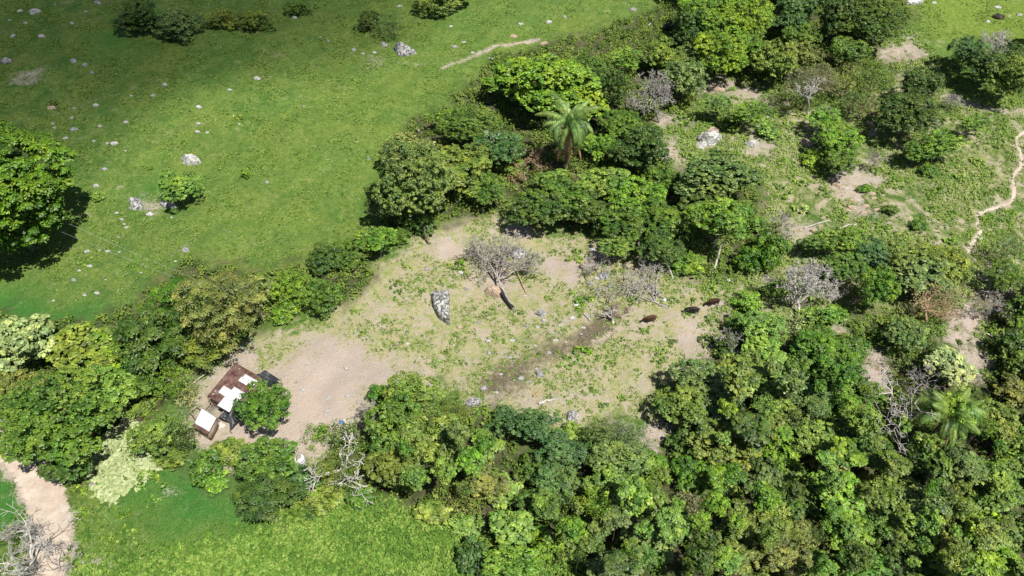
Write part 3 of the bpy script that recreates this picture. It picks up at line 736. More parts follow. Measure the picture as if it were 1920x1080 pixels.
def near_rank(items, lms):
    W_ = 'nearest,second nearest,third nearest,fourth nearest,fifth nearest,sixth nearest,seventh nearest,eighth nearest,ninth nearest,tenth nearest,eleventh nearest,twelfth nearest,thirteenth nearest,fourteenth nearest,fifteenth nearest'.split(','); by = {}; o_ = {}
    for i, it in enumerate(items):
        j = min(range(len(lms)), key=lambda q: (it[0] - lms[q][1]) ** 2 + (it[1] - lms[q][2]) ** 2); by.setdefault(j, []).append(((it[0] - lms[j][1]) ** 2 + (it[1] - lms[j][2]) ** 2, i))
    for j, l in by.items():
        for k, (_, i) in enumerate(sorted(l)): o_[i] = (W_[min(k, 14)], lms[j][0])
    return o_
nr = near_rank(FILL, LMF); FN = {'yg': 'yellow-green', 'ol': 'olive', 'dk': 'dark green', 'lg': 'light green', 'bg': 'bright green', 'gg': 'grey-green', 'em': 'deep green'}
for i, (x_, y_) in enumerate(FILL):
    c_ = Rf.choice(['yg', 'ol', 'ol', 'dk', 'lg', 'lg', 'bg', 'gg', 'em']); h_ = Rf.uniform(11, 17) if Rf.random() < .4 else Rf.uniform(18, 33)
    tree(x_, y_, h_, h_ * Rf.uniform(.85, 1.25), Rf.choice('bbbstl'), c_, f'small {FN[c_]} crown, {nr[i][0]} small crown to {nr[i][1]}', name='small_tree', group='small crowns between the big ones', shrub=False, lift=Rf.uniform(4.5, 8.5))
# a few trees just beyond the frame so that the wood does not stop at its edge
R_ = random.Random(77); ORDW = 'first second third fourth fifth sixth seventh eighth ninth tenth eleventh twelfth thirteenth fourteenth fifteenth sixteenth seventeenth eighteenth nineteenth twentieth'.split()
for k, (px, py) in enumerate([(1985,700),(1990,800),(1980,900),(1975,1000),(1960,1090),(1850,1140),(1740,1130),(1630,1140),(1510,1140),(1400,1135),(1290,1130),(1180,1140),(1990,60),(1985,560),(-70,660),(-75,760),(1320,-50),(1480,-50),(1600,-60),(840,-50)]):
    tree(px, py, 55, 46, R_.choice('bbl'), R_.choice(['ol', 'mg', 'lg', 'gg']), f'tree beyond the {"left" if px < 0 else "right" if px > 1920 else "top" if py < 0 else "bottom"} edge, {ORDW[k]} of those outside the view', group='trees beyond the frame')

# clumps of single weeds / little bushes in the clearing and on the dry slope
WEEDS = [(1090,562,20,14,'bg'),(1097,662,20,10,'bg'),(1057,680,15,9,'bg'),(1135,688,9,7,'mg'),(1150,680,8,6,'em'),(1230,672,11,7,'mg'),(1175,640,10,7,'mg'),(1240,655,12,6,'lg'),(1185,560,14,8,'bg'),(755,536,14,8,'mg'),(765,500,12,6,'bg'),
 (1075,480,16,8,'bg'),(1003,482,14,10,'bg'),(975,585,7,6,'em'),(1260,560,12,7,'lg'),(1330,540,16,9,'bg'),(1300,560,10,6,'lg'),(860,495,18,10,'bg'),(1120,440,14,8,'lg'),(1140,492,14,9,'bg'),(1150,510,10,6,'mg'),(905,590,8,5,'mg'),(880,600,8,5,'lg'),
 (835,660,8,5,'mg'),(820,680,9,6,'bg'),(870,680,10,6,'mg'),(1010,665,9,5,'lg'),(985,655,8,5,'bg'),(680,620,8,5,'bg'),(700,655,7,4,'mg'),(720,600,8,5,'lg'),(665,585,8,5,'bg'),(1130,760,12,7,'bg'),(1110,730,10,6,'mg'),(1165,745,9,5,'bg'),(1210,620,10,6,'bg'),
 (1190,700,9,6,'lg'),(1260,640,11,6,'mg'),(1155,600,8,5,'bg'),(1290,590,10,5,'bg'),(1340,600,16,9,'mg'),(1330,640,18,10,'dk'),(945,640,9,5,'bg'),(925,660,8,5,'mg'),(1078,768,7,5,'bg'),(895,770,16,7,'lg'),(950,770,18,9,'ol'),(790,545,9,5,'bg'),(740,560,9,5,'lg'),(1030,560,8,5,'lg'),
 (1470,300,14,7,'bg'),(1500,340,15,8,'lg'),(1650,320,14,8,'bg'),(1690,340,14,8,'bg'),(1765,355,14,8,'bg'),(1800,330,12,6,'lg'),(1830,300,14,7,'bg'),(1850,360,10,5,'bg'),(1870,270,12,6,'lg'),(1790,400,10,5,'bg'),(1750,390,14,7,'lg'),(1690,300,16,9,'bg'),(1640,270,14,8,'lg'),
 (1460,360,16,9,'bg'),(1500,390,18,9,'lg'),(1540,360,12,7,'bg'),(1570,400,14,7,'bg'),(1480,400,12,6,'mg'),(1290,220,16,8,'lg'),(1320,230,14,7,'bg'),(1290,290,14,8,'lg'),(1450,210,14,7,'bg'),(1480,230,14,8,'bg'),(1340,290,18,7,'bg'),(1380,290,14,6,'lg'),(1760,110,10,5,'lg'),
 (1850,410,12,6,'bg'),(1870,440,12,6,'lg'),(1780,450,14,6,'bg'),(1900,400,12,6,'bg'),(1620,420,14,7,'lg'),(1660,430,14,7,'bg'),(1690,440,12,7,'lg'),(1860,620,14,6,'lg'),(1800,640,12,6,'mg'),(1530,560,16,9,'lg'),(1500,560,14,7,'bg'),(1350,150,10,6,'lg'),(1432,160,12,9,'em'),
 (660,150,9,4,'lg'),(445,218,11,4,'lg'),(340,208,8,4,'lg'),(277,312,9,5,'lg'),(485,315,8,5,'lg'),(250,495,12,7,'bg'),(155,490,12,6,'lg'),(593,10,7,5,'lg'),(88,22,8,5,'em'),(290,940,12,7,'bg'),(230,960,14,7,'bg'),(240,1000,16,9,'bg'),(200,1010,14,10,'mg'),(330,1030,14,8,'bg'),(390,1000,14,7,'bg'),(150,960,16,10,'bg'),(165,1000,12,12,'em'),(20,985,18,10,'bg'),(280,900,24,9,'lg'),(150,910,20,10,'bg')]
LMW = [('the standing black and white slab', 828, 573), ('the fallen dead tree', 930, 480), ('the lone bright bush in the clearing', 1090, 562), ('the leading brown cow', 1218, 600), ('the stump with bleached roots', 1150, 590),
 ('the bare yard', 620, 720), ('the grey boulder by the olive tree', 887, 754), ('the mossy dark boulder', 1073, 780), ('the muddy brown strip', 960, 700), ('the pink and white boulder', 1325, 262), ('the vine-covered mound', 1570, 262), ('the sandy rubble', 1610, 370),
 ('the footpath fork', 1838, 420), ('the footpath bend', 1910, 290), ('the yellow-green bush in the pasture', 335, 352), ('the pale vine patch', 230, 870), ('the dirt road', 80, 940), ('the top left rocks', 60, 20), ('the emerald grass', 380, 960), ('the large-leaved grey-green tree', 1350, 330), ('the big shadow', 1215, 770)]
ORD = ['closest', 'second closest', 'third closest', 'fourth closest', 'fifth closest', 'sixth closest', 'seventh closest', 'eighth closest', 'ninth closest', 'tenth closest', 'eleventh closest', 'twelfth closest', 'thirteenth closest', 'fourteenth closest']
def rank_labels(items, lms):
    by = {}
    for i, it in enumerate(items):
        j = min(range(len(lms)), key=lambda q: (it[0] - lms[q][1]) ** 2 + (it[1] - lms[q][2]) ** 2)
        by.setdefault(j, []).append(((it[0] - lms[j][1]) ** 2 + (it[1] - lms[j][2]) ** 2, i))
    out = {}
    for j, l in by.items():
        for k, (_, i) in enumerate(sorted(l)): out[i] = (ORD[min(k, 13)], lms[j][0])
    return out
CN = {'bg': 'bright green', 'mg': 'mid green', 'em': 'deep green', 'lg': 'light green', 'dk': 'dark green', 'ol': 'olive'}
rl = rank_labels(WEEDS, LMW)
for i, (px, py, hw, hh, c) in enumerate(WEEDS):
    o, l = rl[i]
    tree(px, py, hw, hh, 'w', c, f'low {CN[c]} weed bush, {o} to {l}', name='weed_bush', cat='weed', group='little weed bushes', shrub=True, nostem=True)

# ------------------------------------------------------------------ stuff: grass tufts, weeds meadow, undergrowth, pale vine patch
rng = np.random.default_rng(9)
def scatter(n, lo=(-104, 24), hi=(104, 140)):
    return rng.uniform(lo, hi, (n, 2))
def maskat(k, x, y):
    iy = np.clip(np.searchsorted(ay, y), 0, ny - 1); ix = np.clip(np.searchsorted(ax, x), 0, nx - 1); return mask[k][iy, ix]
def tuft_mesh(name, P, nl, rad, h, L, Wd, mat, tone=None, upn=.8):
    N = len(P); z = hgt(P[:, 0], P[:, 1]); c = np.column_stack([P, z]); sz = rng.uniform(.5, 1.4, (N, 1))
    cc = np.repeat(c, nl, 0); s = np.repeat(sz, nl, 0); d = rng.normal(size=cc.shape); d[:, 2] = np.abs(d[:, 2]); d = unit(d)
    off = d * (rad, rad, h) * s * rng.uniform(.3, 1, (len(cc), 1)); nrm = unit(d * .7 + rng.normal(size=cc.shape) * .4 + (0, 0, upn))
    v, f = leafquads(cc + off + (0, 0, .05), nrm, L, Wd, rng)
    t_ = np.repeat(np.repeat(rng.uniform(0, 1, N) if tone is None else tone, nl), 4)
    return npmesh(name, v, f, mat, t_)
def mat_tuft(name, a, b, c):
    t = NT(name); at = t.n('ShaderNodeAttribute', attribute_name='tone'); ge = t.n('ShaderNodeNewGeometry')
    k = t.math('MULTIPLY_ADD', ge.outputs['Random Per Island'], .4, c=at.outputs['Fac']); k = t.math('MULTIPLY', k, .72)
    return t.out(t.ramp(k, (.1, a), (.5, b), (.95, c)), .7)
M_GR = mat_tuft('grass_blades', (.045, .11, .016), (.14, .24, .034), (.30, .36, .09))
M_DRYG = mat_tuft('dry_grass_blades', (.07, .15, .025), (.19, .28, .05), (.38, .37, .19))
M_MEAD = mat_tuft('meadow_leaves', (.055, .125, .018), (.125, .235, .030), (.27, .36, .08))
M_UNDER = mat_tuft('undergrowth_leaves', (.055, .105, .014), (.125, .195, .028), (.22, .29, .05))
M_SCRUB = mat_tuft('scrub_leaves', (.12, .22, .035), (.22, .32, .06), (.38, .43, .15))
M_VINE = mat_tuft('vine_leaves', (.24, .31, .12), (.37, .43, .20), (.47, .52, .29))
P = scatter(110000); x, y = P.T
dr, ba, lu, fl, mu = (maskat(k, x, y) for k in ('dry', 'bare', 'lush', 'floor', 'mud'))
patch = sn(x, y, .5, 21) + .6 * sn(x, y, 1.4, 22)
g = (dr < .3) & (ba < .3) & (lu < .3) & (fl < .4) & (patch > .05)
tag(ob('grass_tufts', tuft_mesh('grass_tufts', P[g], 5, .20, .16, .22, .12, M_GR)), 'green grass tufts and small weeds scattered over the pasture', 'grass', kind='stuff')
g = (dr > .35) & (ba < .5) & (fl < .4) & (patch > -.05)
tag(ob('dry_grass', tuft_mesh('dry_grass', P[g], 8, .32, .18, .22, .13, M_DRYG)), 'patchy low green and straw growth on the dry clearing and slope', 'grass', kind='stuff')
MEADOW = W([(560,960),(700,945),(800,965),(880,1000),(1090,1050),(1110,1130),(120,1130),(150,1060),(300,1040),(430,1020)])
P = scatter(30000, (-62, 24), (16, 46)); k = poly_sd(P[:, 0], P[:, 1], MEADOW) + rng.normal(size=len(P)) > 0; P = P[k]
tag(ob('leafy_meadow', tuft_mesh('leafy_meadow', P, 9, .30, .50, .30, .20, M_MEAD, np.clip(.45 + .3 * sn(P[:, 0], P[:, 1], .6, 31) + rng.normal(size=len(P)) * .3, 0, 1))), 'dense bright lime leafy weeds covering the bottom meadow', 'weeds', kind='stuff')
P = scatter(27000, (-104, 22), (104, 142)); f_ = maskat('floor', *P.T); b_ = maskat('bare', *P.T)
P = P[(f_ > .55) & (b_ < .3)]; P = P[(poly_sd(P[:, 0], P[:, 1], W(FOREST)) < 0) | (rng.uniform(size=len(P)) < .7)]; VINE = W([(165,890),(178,850),(205,810),(235,785),(270,795),(262,840),(285,865),(318,848),(328,862),(292,888),(255,910),(215,942),(192,935),(168,912)]); P = P[poly_sd(P[:, 0], P[:, 1], VINE) < -.9]
tag(ob('undergrowth', tuft_mesh('undergrowth', P, 26, .80, 1.25, .34, .22, M_UNDER)), 'dark leafy undergrowth filling the gaps under and between the trees', 'undergrowth', kind='stuff')
P = scatter(30000, (5, 50), (104, 142)); d_ = poly_sd(P[:, 0], P[:, 1], W(RSCRUB)); b_ = maskat('bare', *P.T)
nz = sn(P[:, 0], P[:, 1], .33, 51) + .5 * sn(P[:, 0], P[:, 1], 1.1, 52)
P = P[(d_ > -2) & (b_ < .45) & (nz > -.25)]
tag(ob('scrub', tuft_mesh('scrub', P, 12, .45, .55, .24, .15, M_SCRUB, np.clip(.5 + .4 * sn(P[:, 0], P[:, 1], .5, 53), 0, 1))), 'knee-high green scrub spread over the dry slope at right', 'scrub', kind='stuff')
P = scatter(16000, (-60, 30), (-25, 66)); k = poly_sd(P[:, 0], P[:, 1], VINE) + .25 * rng.normal(size=len(P)) > 0; P = P[k]
tag(ob('creeping_vine', tuft_mesh('creeping_vine', P, 5, .34, .38, .42, .38, M_VINE, upn=1.8)), 'pale yellowish green creeping vine patch below the olive tree', 'vines', kind='stuff')

# ------------------------------------------------------------------ rocks
def rock_mesh(seed, mat, flat=.6, sub=3, ang=.35):
    import bmesh
    bm = bmesh.new(); bmesh.ops.create_icosphere(bm, subdivisions=sub, radius=1.0)
    R = np.random.RandomState(seed); V = np.array([v.co[:] for v in bm.verts])
    n = unit(R.normal(size=(9, 3))); dd = R.uniform(.62, .98, 9); k = np.ones(len(V))
    for a, b in zip(n, dd):
        q = V @ a; k = np.where(q > b, np.minimum(k, b / np.maximum(q, 1e-6)), k)
    V = V * k[:, None]
    V += V * (.10 * np.sin(V[:, 0:1] * 5 + seed) * np.sin(V[:, 1:2] * 6 + 2) + .05 * np.sin(V[:, 2:3] * 11 + seed * 2) * np.sin(V[:, 0:1] * 12))
    V *= (1, R.uniform(.6, .95), flat)
    for v, c in zip(bm.verts, V): v.co = c
    me = bpy.data.meshes.new('rock'); bm.to_mesh(me); bm.free(); me.materials.append(mat); return me
RK = {c: [rock_mesh(s + i, m, f) for i, f in enumerate((.55, .7, .8, .6))] for c, m, s in (('w', M_ROCK, 1), ('g', M_GREYROCK, 20), ('t', M_TANROCK, 40), ('d', M_DARKROCK, 60))}
ROCKS = [(38,19,6,'w'),(65,22,10,'w'),(183,5,9,'g'),(47,42,5,'w'),(134,43,5,'w'),(160,20,3,'w'),(17,36,3,'w'),(24,66,5,'w'),(79,67,8,'w'),(137,113,8,'g'),(158,120,6,'g'),(172,135,5,'g'),(308,158,6,'w'),(245,178,3,'w'),(286,178,5,'g'),(179,196,6,'w'),(372,199,6,'w'),(431,167,5,'w'),(482,146,7,'w'),(552,32,5,'w'),(601,68,3,'w'),(615,75,4,'g'),(235,228,5,'w'),(187,235,4,'w'),(138,242,9,'g'),(122,258,5,'w'),(175,263,3,'w'),(201,267,4,'w'),(214,268,7,'w'),(235,281,3,'w'),(371,230,4,'w'),(370,246,5,'w'),(388,247,4,'w'),(449,231,4,'w'),(179,347,6,'w'),(196,316,7,'g'),(98,230,3,'w'),(101,238,3,'w'),(98,201,9,'t'),(569,197,3,'g'),(500,340,5,'g'),(588,123,3,'g'),(138,202,4,'g'),(134,220,5,'g'),
(280,400,7,'w'),(218,398,4,'w'),(227,410,4,'w'),(237,425,4,'w'),(232,419,3,'w'),(221,443,4,'g'),(162,470,5,'w'),(201,470,5,'w'),(186,467,3,'w'),(223,471,3,'w'),(167,497,5,'w'),(148,506,5,'w'),(137,523,5,'g'),(197,523,2,'w'),(158,552,4,'w'),(182,548,6,'w'),(347,467,8,'g'),(329,488,3,'w'),(263,510,3,'w'),(321,406,3,'w'),(99,562,3,'w'),(430,433,3,'g'),(580,410,2,'w'),
(749,11,5,'w'),(846,48,4,'w'),(977,44,5,'w'),(1029,40,6,'w'),(1059,30,5,'g'),(1187,17,7,'g'),(1223,46,7,'w'),(963,67,7,'t'),(853,87,7,'g'),(870,78,4,'w'),(720,83,8,'g'),(663,92,6,'g'),(681,99,4,'w'),(702,97,4,'w'),(922,108,5,'w'),(887,97,4,'w'),(783,242,4,'w'),(691,127,3,'w'),(691,296,4,'g'),(1022,80,8,'t'),
(865,510,7,'w'),(764,643,5,'w'),(915,638,5,'w'),(962,637,6,'w'),(956,670,5,'w'),(851,646,3,'w'),(985,553,4,'w'),(843,445,3,'w'),(988,610,6,'g'),(1008,612,5,'w'),(1015,587,12,'g'),(1042,637,5,'w'),(1073,595,6,'w'),(1083,570,7,'w'),(1012,700,10,'g'),(977,708,7,'g'),(918,660,7,'g'),(898,603,5,'g'),(860,612,6,'t'),(1118,427,9,'w'),(1110,467,6,'w'),(1237,503,11,'g'),(1108,530,8,'g'),(1133,517,14,'g'),(1222,537,9,'g'),(800,503,5,'g'),(873,540,5,'g'),(648,690,6,'w'),(685,706,3,'w'),(1095,613,5,'w'),(1037,623,4,'w'),(1003,647,4,'w'),(907,727,8,'g'),(652,740,5,'w'),(615,745,5,'w'),(567,730,5,'w'),(613,770,6,'w'),(590,700,4,'w'),(580,752,3,'w'),(640,715,3,'t'),(555,715,4,'t'),(575,680,4,'w'),(600,790,3,'w'),(560,790,3,'t'),
(1367,523,6,'w'),(1873,13,7,'w'),(1853,39,5,'w'),(1912,27,5,'w'),(1893,29,3,'w'),(1752,4,5,'w'),(1595,210,7,'t'),(153,1052,6,'g'),(310,838,8,'t'),(681,993,4,'w'),(761,1069,5,'g'),(450,650,6,'w'),(470,640,5,'g'),(455,665,5,'t'),(357,673,7,'w'),(480,690,4,'w'),(1030,660,4,'w'),(1060,640,4,'w'),(1020,625,4,'t'),(1050,610,5,'w'),(1000,730,5,'t'),(1110,590,5,'g'),(940,700,4,'w'),(1005,690,4,'w'),(1580,350,7,'t'),(1600,375,8,'t'),(1625,385,8,'t'),(1640,370,6,'t'),(1560,335,6,'t'),(1590,395,7,'t'),(1650,690,8,'t'),(1640,720,7,'t'),(1500,430,5,'t'),(1570,620,7,'t')]
ROCKS += [(1568,345,8,'t'),(1612,352,9,'t'),(1635,362,8,'t'),(1575,364,8,'t'),(1598,388,9,'t'),(1618,398,8,'t'),(1645,392,7,'t'),(1610,374,6,'w'),(1660,380,6,'t'),(1588,352,6,'w'),(1628,346,6,'t'),(1655,365,5,'t'),(1540,422,5,'t'),(1525,432,6,'t'),(1020,600,6,'w'),(995,622,4,'g'),(1058,600,4,'w'),(1072,612,4,'g'),(1090,625,3,'w'),(1120,520,6,'w'),(1145,535,6,'g'),(1040,590,4,'w'),(925,690,4,'g'),(990,715,5,'g'),(930,735,5,'w'),(1150,640,3,'w')]
BIG = [(12,115,11,10,'g','round pale boulder with a dark hollow at the left edge of the upper pasture',.8),(357,302,17,12,'w','big white angular boulder above the yellow-green pasture bush',.7),(255,383,15,14,'g','big grey boulder left of the yellow-green pasture bush',.8),(315,384,18,10,'g','broad grey boulder at the foot of the yellow-green pasture bush',.5),
(758,96,23,13,'g','largest cracked grey boulder of the upper pasture',.6),(1256,52,13,11,'d','black boulder at the top beside the tall green trees',.7),(973,475,19,14,'g','grey boulder under the dead tree branches',.7),(927,548,17,14,'t','pink rounded boulder at the foot of the fallen dead tree',.7),
(1330,262,20,17,'w','pink and white blotched boulder on the scrubby slope',.75),(1316,272,11,10,'w','white broken block at the lower left of the blotched boulder',.6),(1322,252,8,7,'w','white broken block on the upper side of the blotched boulder',.7),(1337,268,8,7,'w','white block at the right side of the blotched boulder',.7),(1338,245,12,10,'t','pinkish rock behind the blotched white boulder',.7),(1409,270,12,9,'w','smooth round pale boulder right of the blotched one',.7),(1345,166,13,10,'t','tan boulder under the lime crown',.7),(1632,232,10,14,'t','tan rock slab in the gap between the vine mound and dark tree',.5),(1717,2,18,12,'w','pale boulder cut by the top edge in the bright meadow',.6),
(1873,31,11,7,'d','dark purplish rock in the bright meadow at top right',.6),(1513,267,11,14,'t','tan mottled rock left of the vine mound',.6),(887,754,17,11,'g','grey boulder beside the sparse olive tree at the clearing bottom',.6),(1073,780,12,13,'g','dark and white mossy boulder at the clearing bottom',.9),(172,910,9,8,'g','grey stone at the lower left tip of the pale vine patch',.6)]
def place_rock(px, py, hw, hh, c, label, flat, group=None, name='boulder', cat='boulder'):
    p = G(px, py, .2); s = ppm(p); r = hw / s
    o = ob(name, RK[c][rt.randrange(4)]); o.location = (p.x, p.y, GZ(p.x, p.y) + r * flat * .08); ry = max(.5, min(1.3, hh / hw * 1.05))
    o.scale = (r * 1.12, r * 1.12 * ry, r * 1.1 * flat / .65); o.rotation_euler = (rt.uniform(-.15, .15), rt.uniform(-.15, .15), rt.uniform(-.35, .35))
    return tag(o, label, cat, group)
for px, py, hw, hh, c, lb, fl in BIG: place_rock(px, py, hw, hh, c, lb, fl)
LMR = LMW + [('the white plank', 1100, 593), ('the burnt trunk foot', 962, 578), ('the lower end of the vine mound', 1575, 318), ('the white log on the rubble bank', 1590, 422), ('the small bush amid the rubble', 1655, 385), ('the pale log at the clearing bottom', 1025, 751), ('the muddy strip lower end', 925, 735), ('the grey boulder in the pasture', 255, 383), ('the white angular boulder', 357, 302), ('the dark pair of shrubs', 300, 45), ('the huge tree at left', 100, 470), ('the round hollowed boulder', 12, 115), ('the shaded pasture weeds', 200, 260), ('the top left corner shrubs', 160, 120), ('the brown mottled pasture stone', 98, 201), ('the wires', 190, 470), ('the cracked grey boulder', 758, 96),
 ('the stony pasture path', 900, 100), ('the black boulder', 1256, 52), ('the bright top right meadow', 1873, 25), ('the shack', 440, 700), ('the lower leafy meadow', 700, 1010), ('the fallen grey branches', 1190, 540), ('the utility pole', 497, 590), ('the lone lime shrub', 460, 327), ('the pale trees at left', 150, 560), ('the lime crown', 1350, 110), ('the bank below the vivid trees', 1640, 700)]
rl = rank_labels(ROCKS, LMR); RN = {'w': 'white', 'g': 'grey', 't': 'tan', 'd': 'dark'}
for i, (px, py, hw, c) in enumerate(ROCKS):
    o, l = rl[i]; szw = 'tiny' if hw < 4 else ('small' if hw < 7 else 'medium')
    place_rock(px, py, hw * .95, hw * .7, c, f'{szw} {RN[c]} stone, {o} stone to {l}', .6, 'loose stones', 'stone', 'stone')

# the standing slab, outline from its own long flat face
def slab():
    import bmesh
    out = [(808,548),(812,544),(842,543),(843,560),(843,585),(844,606),(836,602),(822,592),(812,572)]
    c0 = G(828, 573, .5); bm = bmesh.new()
    rings = []
    for zf, inset, sl in ((-.4, 0., 0), (.5, .02, 0), (.95, .10, 0), (1.15, .28, 0)):
        ring = []
        for (x_, y_) in out:
            q = G(x_, y_, .6); v = (Vector((q.x, q.y, 0)) - Vector((c0.x, c0.y, 0))) * (1 - inset)
            ring.append(bm.verts.new((v.x, v.y, zf + .12 * math.sin(v.y * 2.1) + (v.x * -.05 if zf > 0 else 0))))
        rings.append(ring)
    n = len(out)
    for a, b in zip(rings, rings[1:]):
        for i in range(n): bm.faces.new((a[i], b[i], b[(i + 1) % n], a[(i + 1) % n]))
    bm.faces.new(rings[-1][::-1])
    bmesh.ops.recalc_face_normals(bm, faces=bm.faces)
    bmesh.ops.triangulate(bm, faces=bm.faces); bmesh.ops.subdivide_edges(bm, edges=bm.edges, cuts=3, use_grid_fill=True)
    for v in bm.verts:
        s = .07 * math.sin(v.co.x * 4.1 + v.co.y * 3) * math.sin(v.co.y * 5.3 + v.co.z * 4); v.co += Vector((s, -s * .5, s))
    me = bpy.data.meshes.new('slab'); bm.to_mesh(me); bm.free()
    me.materials.append(mat_rock('slab_rock', (.46, .45, .43), (.11, .108, .105), (.64, .63, .61), .465, .55))
    o = ob('rock_slab', me, None, (c0.x, c0.y, GZ(c0.x, c0.y))); tag(o, 'tall tapering slab of black and white blotched rock standing in the clearing', 'boulder')
slab()

# ------------------------------------------------------------------ bare and dead trees
def deadtree(label, base, tip, L, r, depth, mat, seed, n0=1, spread=.55, up=.03, name='bare_tree', kids=(2, 3), cat='bare tree', rmin=.02, shrink=.68, h0=0., trunk=.35, wig=.2):
    """base,tip: (px,py,h) — main trunk from base towards tip"""
    R = random.Random(seed); b = np.array(G(*base)); t_ = np.array(G(*tip)); d = t_ - b; D = np.linalg.norm(d); d /= D
    ts = []; q = b.copy() - d * .2; n = 5; dd = d.copy(); fork = b + d * D * trunk; prev = q
    for k in range(n):
        nx_ = b + (fork - b) * (k + 1) / n + np.array([R.gauss(0, .06), R.gauss(0, .06), R.gauss(0, .05)]) * min(1, L)
        ts.append((prev, nx_, r * (1.25 - .08 * k), r * (1.17 - .08 * k))); prev = nx_
    br = []
    for i in range(n0):
        v = d + np.array([R.gauss(0, spread), R.gauss(0, spread), R.gauss(0, spread * .6)])
        grow(br, prev, v, L, r * .72, depth, R, spread, up, 4, kids, shrink, rmin, wig)
    root = empty(name, (b[0], b[1], GZ(b[0], b[1]))); o0 = np.array(root.location)
    ts = [(a - o0, c - o0, e, f) for a, c, e, f in ts]; br = [(a - o0, c - o0, e, f) for a, c, e, f in br]
    V, F = tubes(ts, 8); ob('trunk', npmesh('trunk', V, F, mat, smooth=True), root)
    V, F = tubes(br, 5); ob('branches', npmesh('branches', V, F, mat, smooth=True), root)
    if name == 'fallen_branches': root.scale = (1.0, 1.0, .5)
    tag(root, label, cat); return root
# fallen dead tree in the clearing: crown lies away, trunk burnt near the roots
d1 = deadtree('fallen grey dead tree with fine twigs and burnt trunk in the clearing', (962,578,.3), (905,470,2.0), 2.9, .15, 4, M_DEAD, 11, 7, .6, .02, 'dead_tree', (2, 3), rmin=.022, trunk=.50)
deadtree('leaning tan forked dead trunk beside the fallen grey tree', (928,515,.1), (955,465,2.6), 1.2, .13, 1, M_TANWOOD, 12, 2, .35, name='dead_tree', trunk=.8)
deadtree('thin brown dead pole lying right of the fallen grey tree', (987,550,.1), (968,505,.5), .5, .07, 0, M_TANWOOD, 13, 1, .3, name='dead_branch', cat='dead branch', trunk=.9)
ch = []; a = np.array(G(962, 579, .25)); b = np.array(G(940, 548, .75)); ch = [(a + (b - a) * k / 5, a + (b - a) * (k + 1) / 5, .30 - .02 * k, .28 - .02 * k) for k in range(5)]
loc = np.array(d1.location); V, F = tubes([(p - loc, q - loc, e, f) for p, q, e, f in ch], 9); ob('charred_bark', npmesh('charred_bark', V, F, M_CHAR, smooth=True), d1)['label'] = 'blackened burnt lower trunk'
deadtree('fallen grey branch pile spread right of the clearing boulders', (1250,575,.2), (1150,530,.5), 3.6, .13, 4, M_DEAD, 14, 6, .55, .0, 'fallen_branches', (2, 2), 'dead branches', .024, trunk=.2)
deadtree('second grey branch spray lying just above the cow trail', (1262,562,.2), (1185,538,.3), 2.6, .10, 3, M_DEAD, 15, 4, .32, .0, 'fallen_branches', (2, 2), 'dead branches', .022, trunk=.2)
deadtree('stump with bleached twisting roots and reddish twigs, left of the cows', (1150,605,.1), (1140,580,.9), 1.0, .16, 2, M_DEADWHITE, 16, 5, .75, .04, 'tree_stump', (2, 2), 'stump', .03)
deadtree('pinkish brown twig heap right behind the bleached stump', (1165,600,.1), (1165,585,.5), 1.0, .06, 3, simple('reddish_twigs', (.20, .14, .12), (.36, .27, .24), 3), 17, 7, .8, .0, 'twig_heap', (2, 3), 'twigs', .018)
deadtree('silvery leafless tree standing at the right of the cows', (1500,590,.1), (1490,520,4), 2.6, .15, 4, M_DEADWHITE, 18, 7, .55, .06, 'bare_tree', (2, 3), rmin=.026, trunk=.3)
deadtree('grey leafless rounded crown on a white trunk, right of the palm', (1236,228,.1), (1222,180,5), 2.3, .13, 4, M_DEAD, 19, 9, .75, .02, 'bare_tree', (2, 3), rmin=.024, trunk=.85)
deadtree('white bare tree at the bottom left corner beside the dirt road', (60,1068,.1), (60,1025,3), 3.0, .16, 3, M_DEADWHITE, 20, 4, .8, .0, 'bare_tree', (2, 3), rmin=.02, trunk=.4)
deadtree('second bare grey bush at the bottom left corner, lower edge', (110,1075,.1), (112,1030,2), 1.6, .08, 3, M_DEAD, 21, 4, .8, .0, 'bare_tree', (2, 3), rmin=.018, trunk=.3)
deadtree('smoky grey twig bush left of the white bare corner tree', (22,1050,.1), (18,1020,2), 1.7, .08, 4, M_DEAD, 28, 5, .7, .0, 'bare_tree', (2, 3), rmin=.018, trunk=.3)
deadtree('bleached spreading branches left of the star-shaped palm', (1700,835,.3), (1698,790,6), 2.4, .13, 3, M_DEAD, 22, 6, .8, .02, 'bare_tree', (2, 2), rmin=.035, trunk=.8)
deadtree('white crooked dead top above the bleached spreading branches', (1668,760,.3), (1672,730,5), 1.6, .12, 3, M_DEADWHITE, 29, 4, .8, .02, 'bare_tree', (2, 2), rmin=.03, trunk=.8)
deadtree('white twisted bare tree right of the white barrel', (640,905,.2), (638,860,3.5), 2.0, .17, 3, M_DEADWHITE, 23, 6, .7, .04, 'bare_tree', (2, 2), rmin=.035, trunk=.5)
deadtree('curved white branch below the twisted bare tree', (690,915,.2), (665,905,2.2), 1.5, .11, 2, M_DEADWHITE, 24, 3, .5, .02, 'bare_tree', (1, 2), rmin=.03)
deadtree('white forked dead crown in the brown half-bare thicket', (1515,215,.3), (1515,180,5), 1.8, .13, 3, M_DEADWHITE, 25, 5, .8, .04, 'bare_tree', (2, 2), rmin=.03, trunk=.85)
deadtree('tall pale leafless tree at top right above the olive trees', (1868,118,.3), (1866,85,4), 2.0, .12, 4, M_DEADWHITE, 26, 7, .55, .08, 'bare_tree', (2, 2), rmin=.022, trunk=.4)
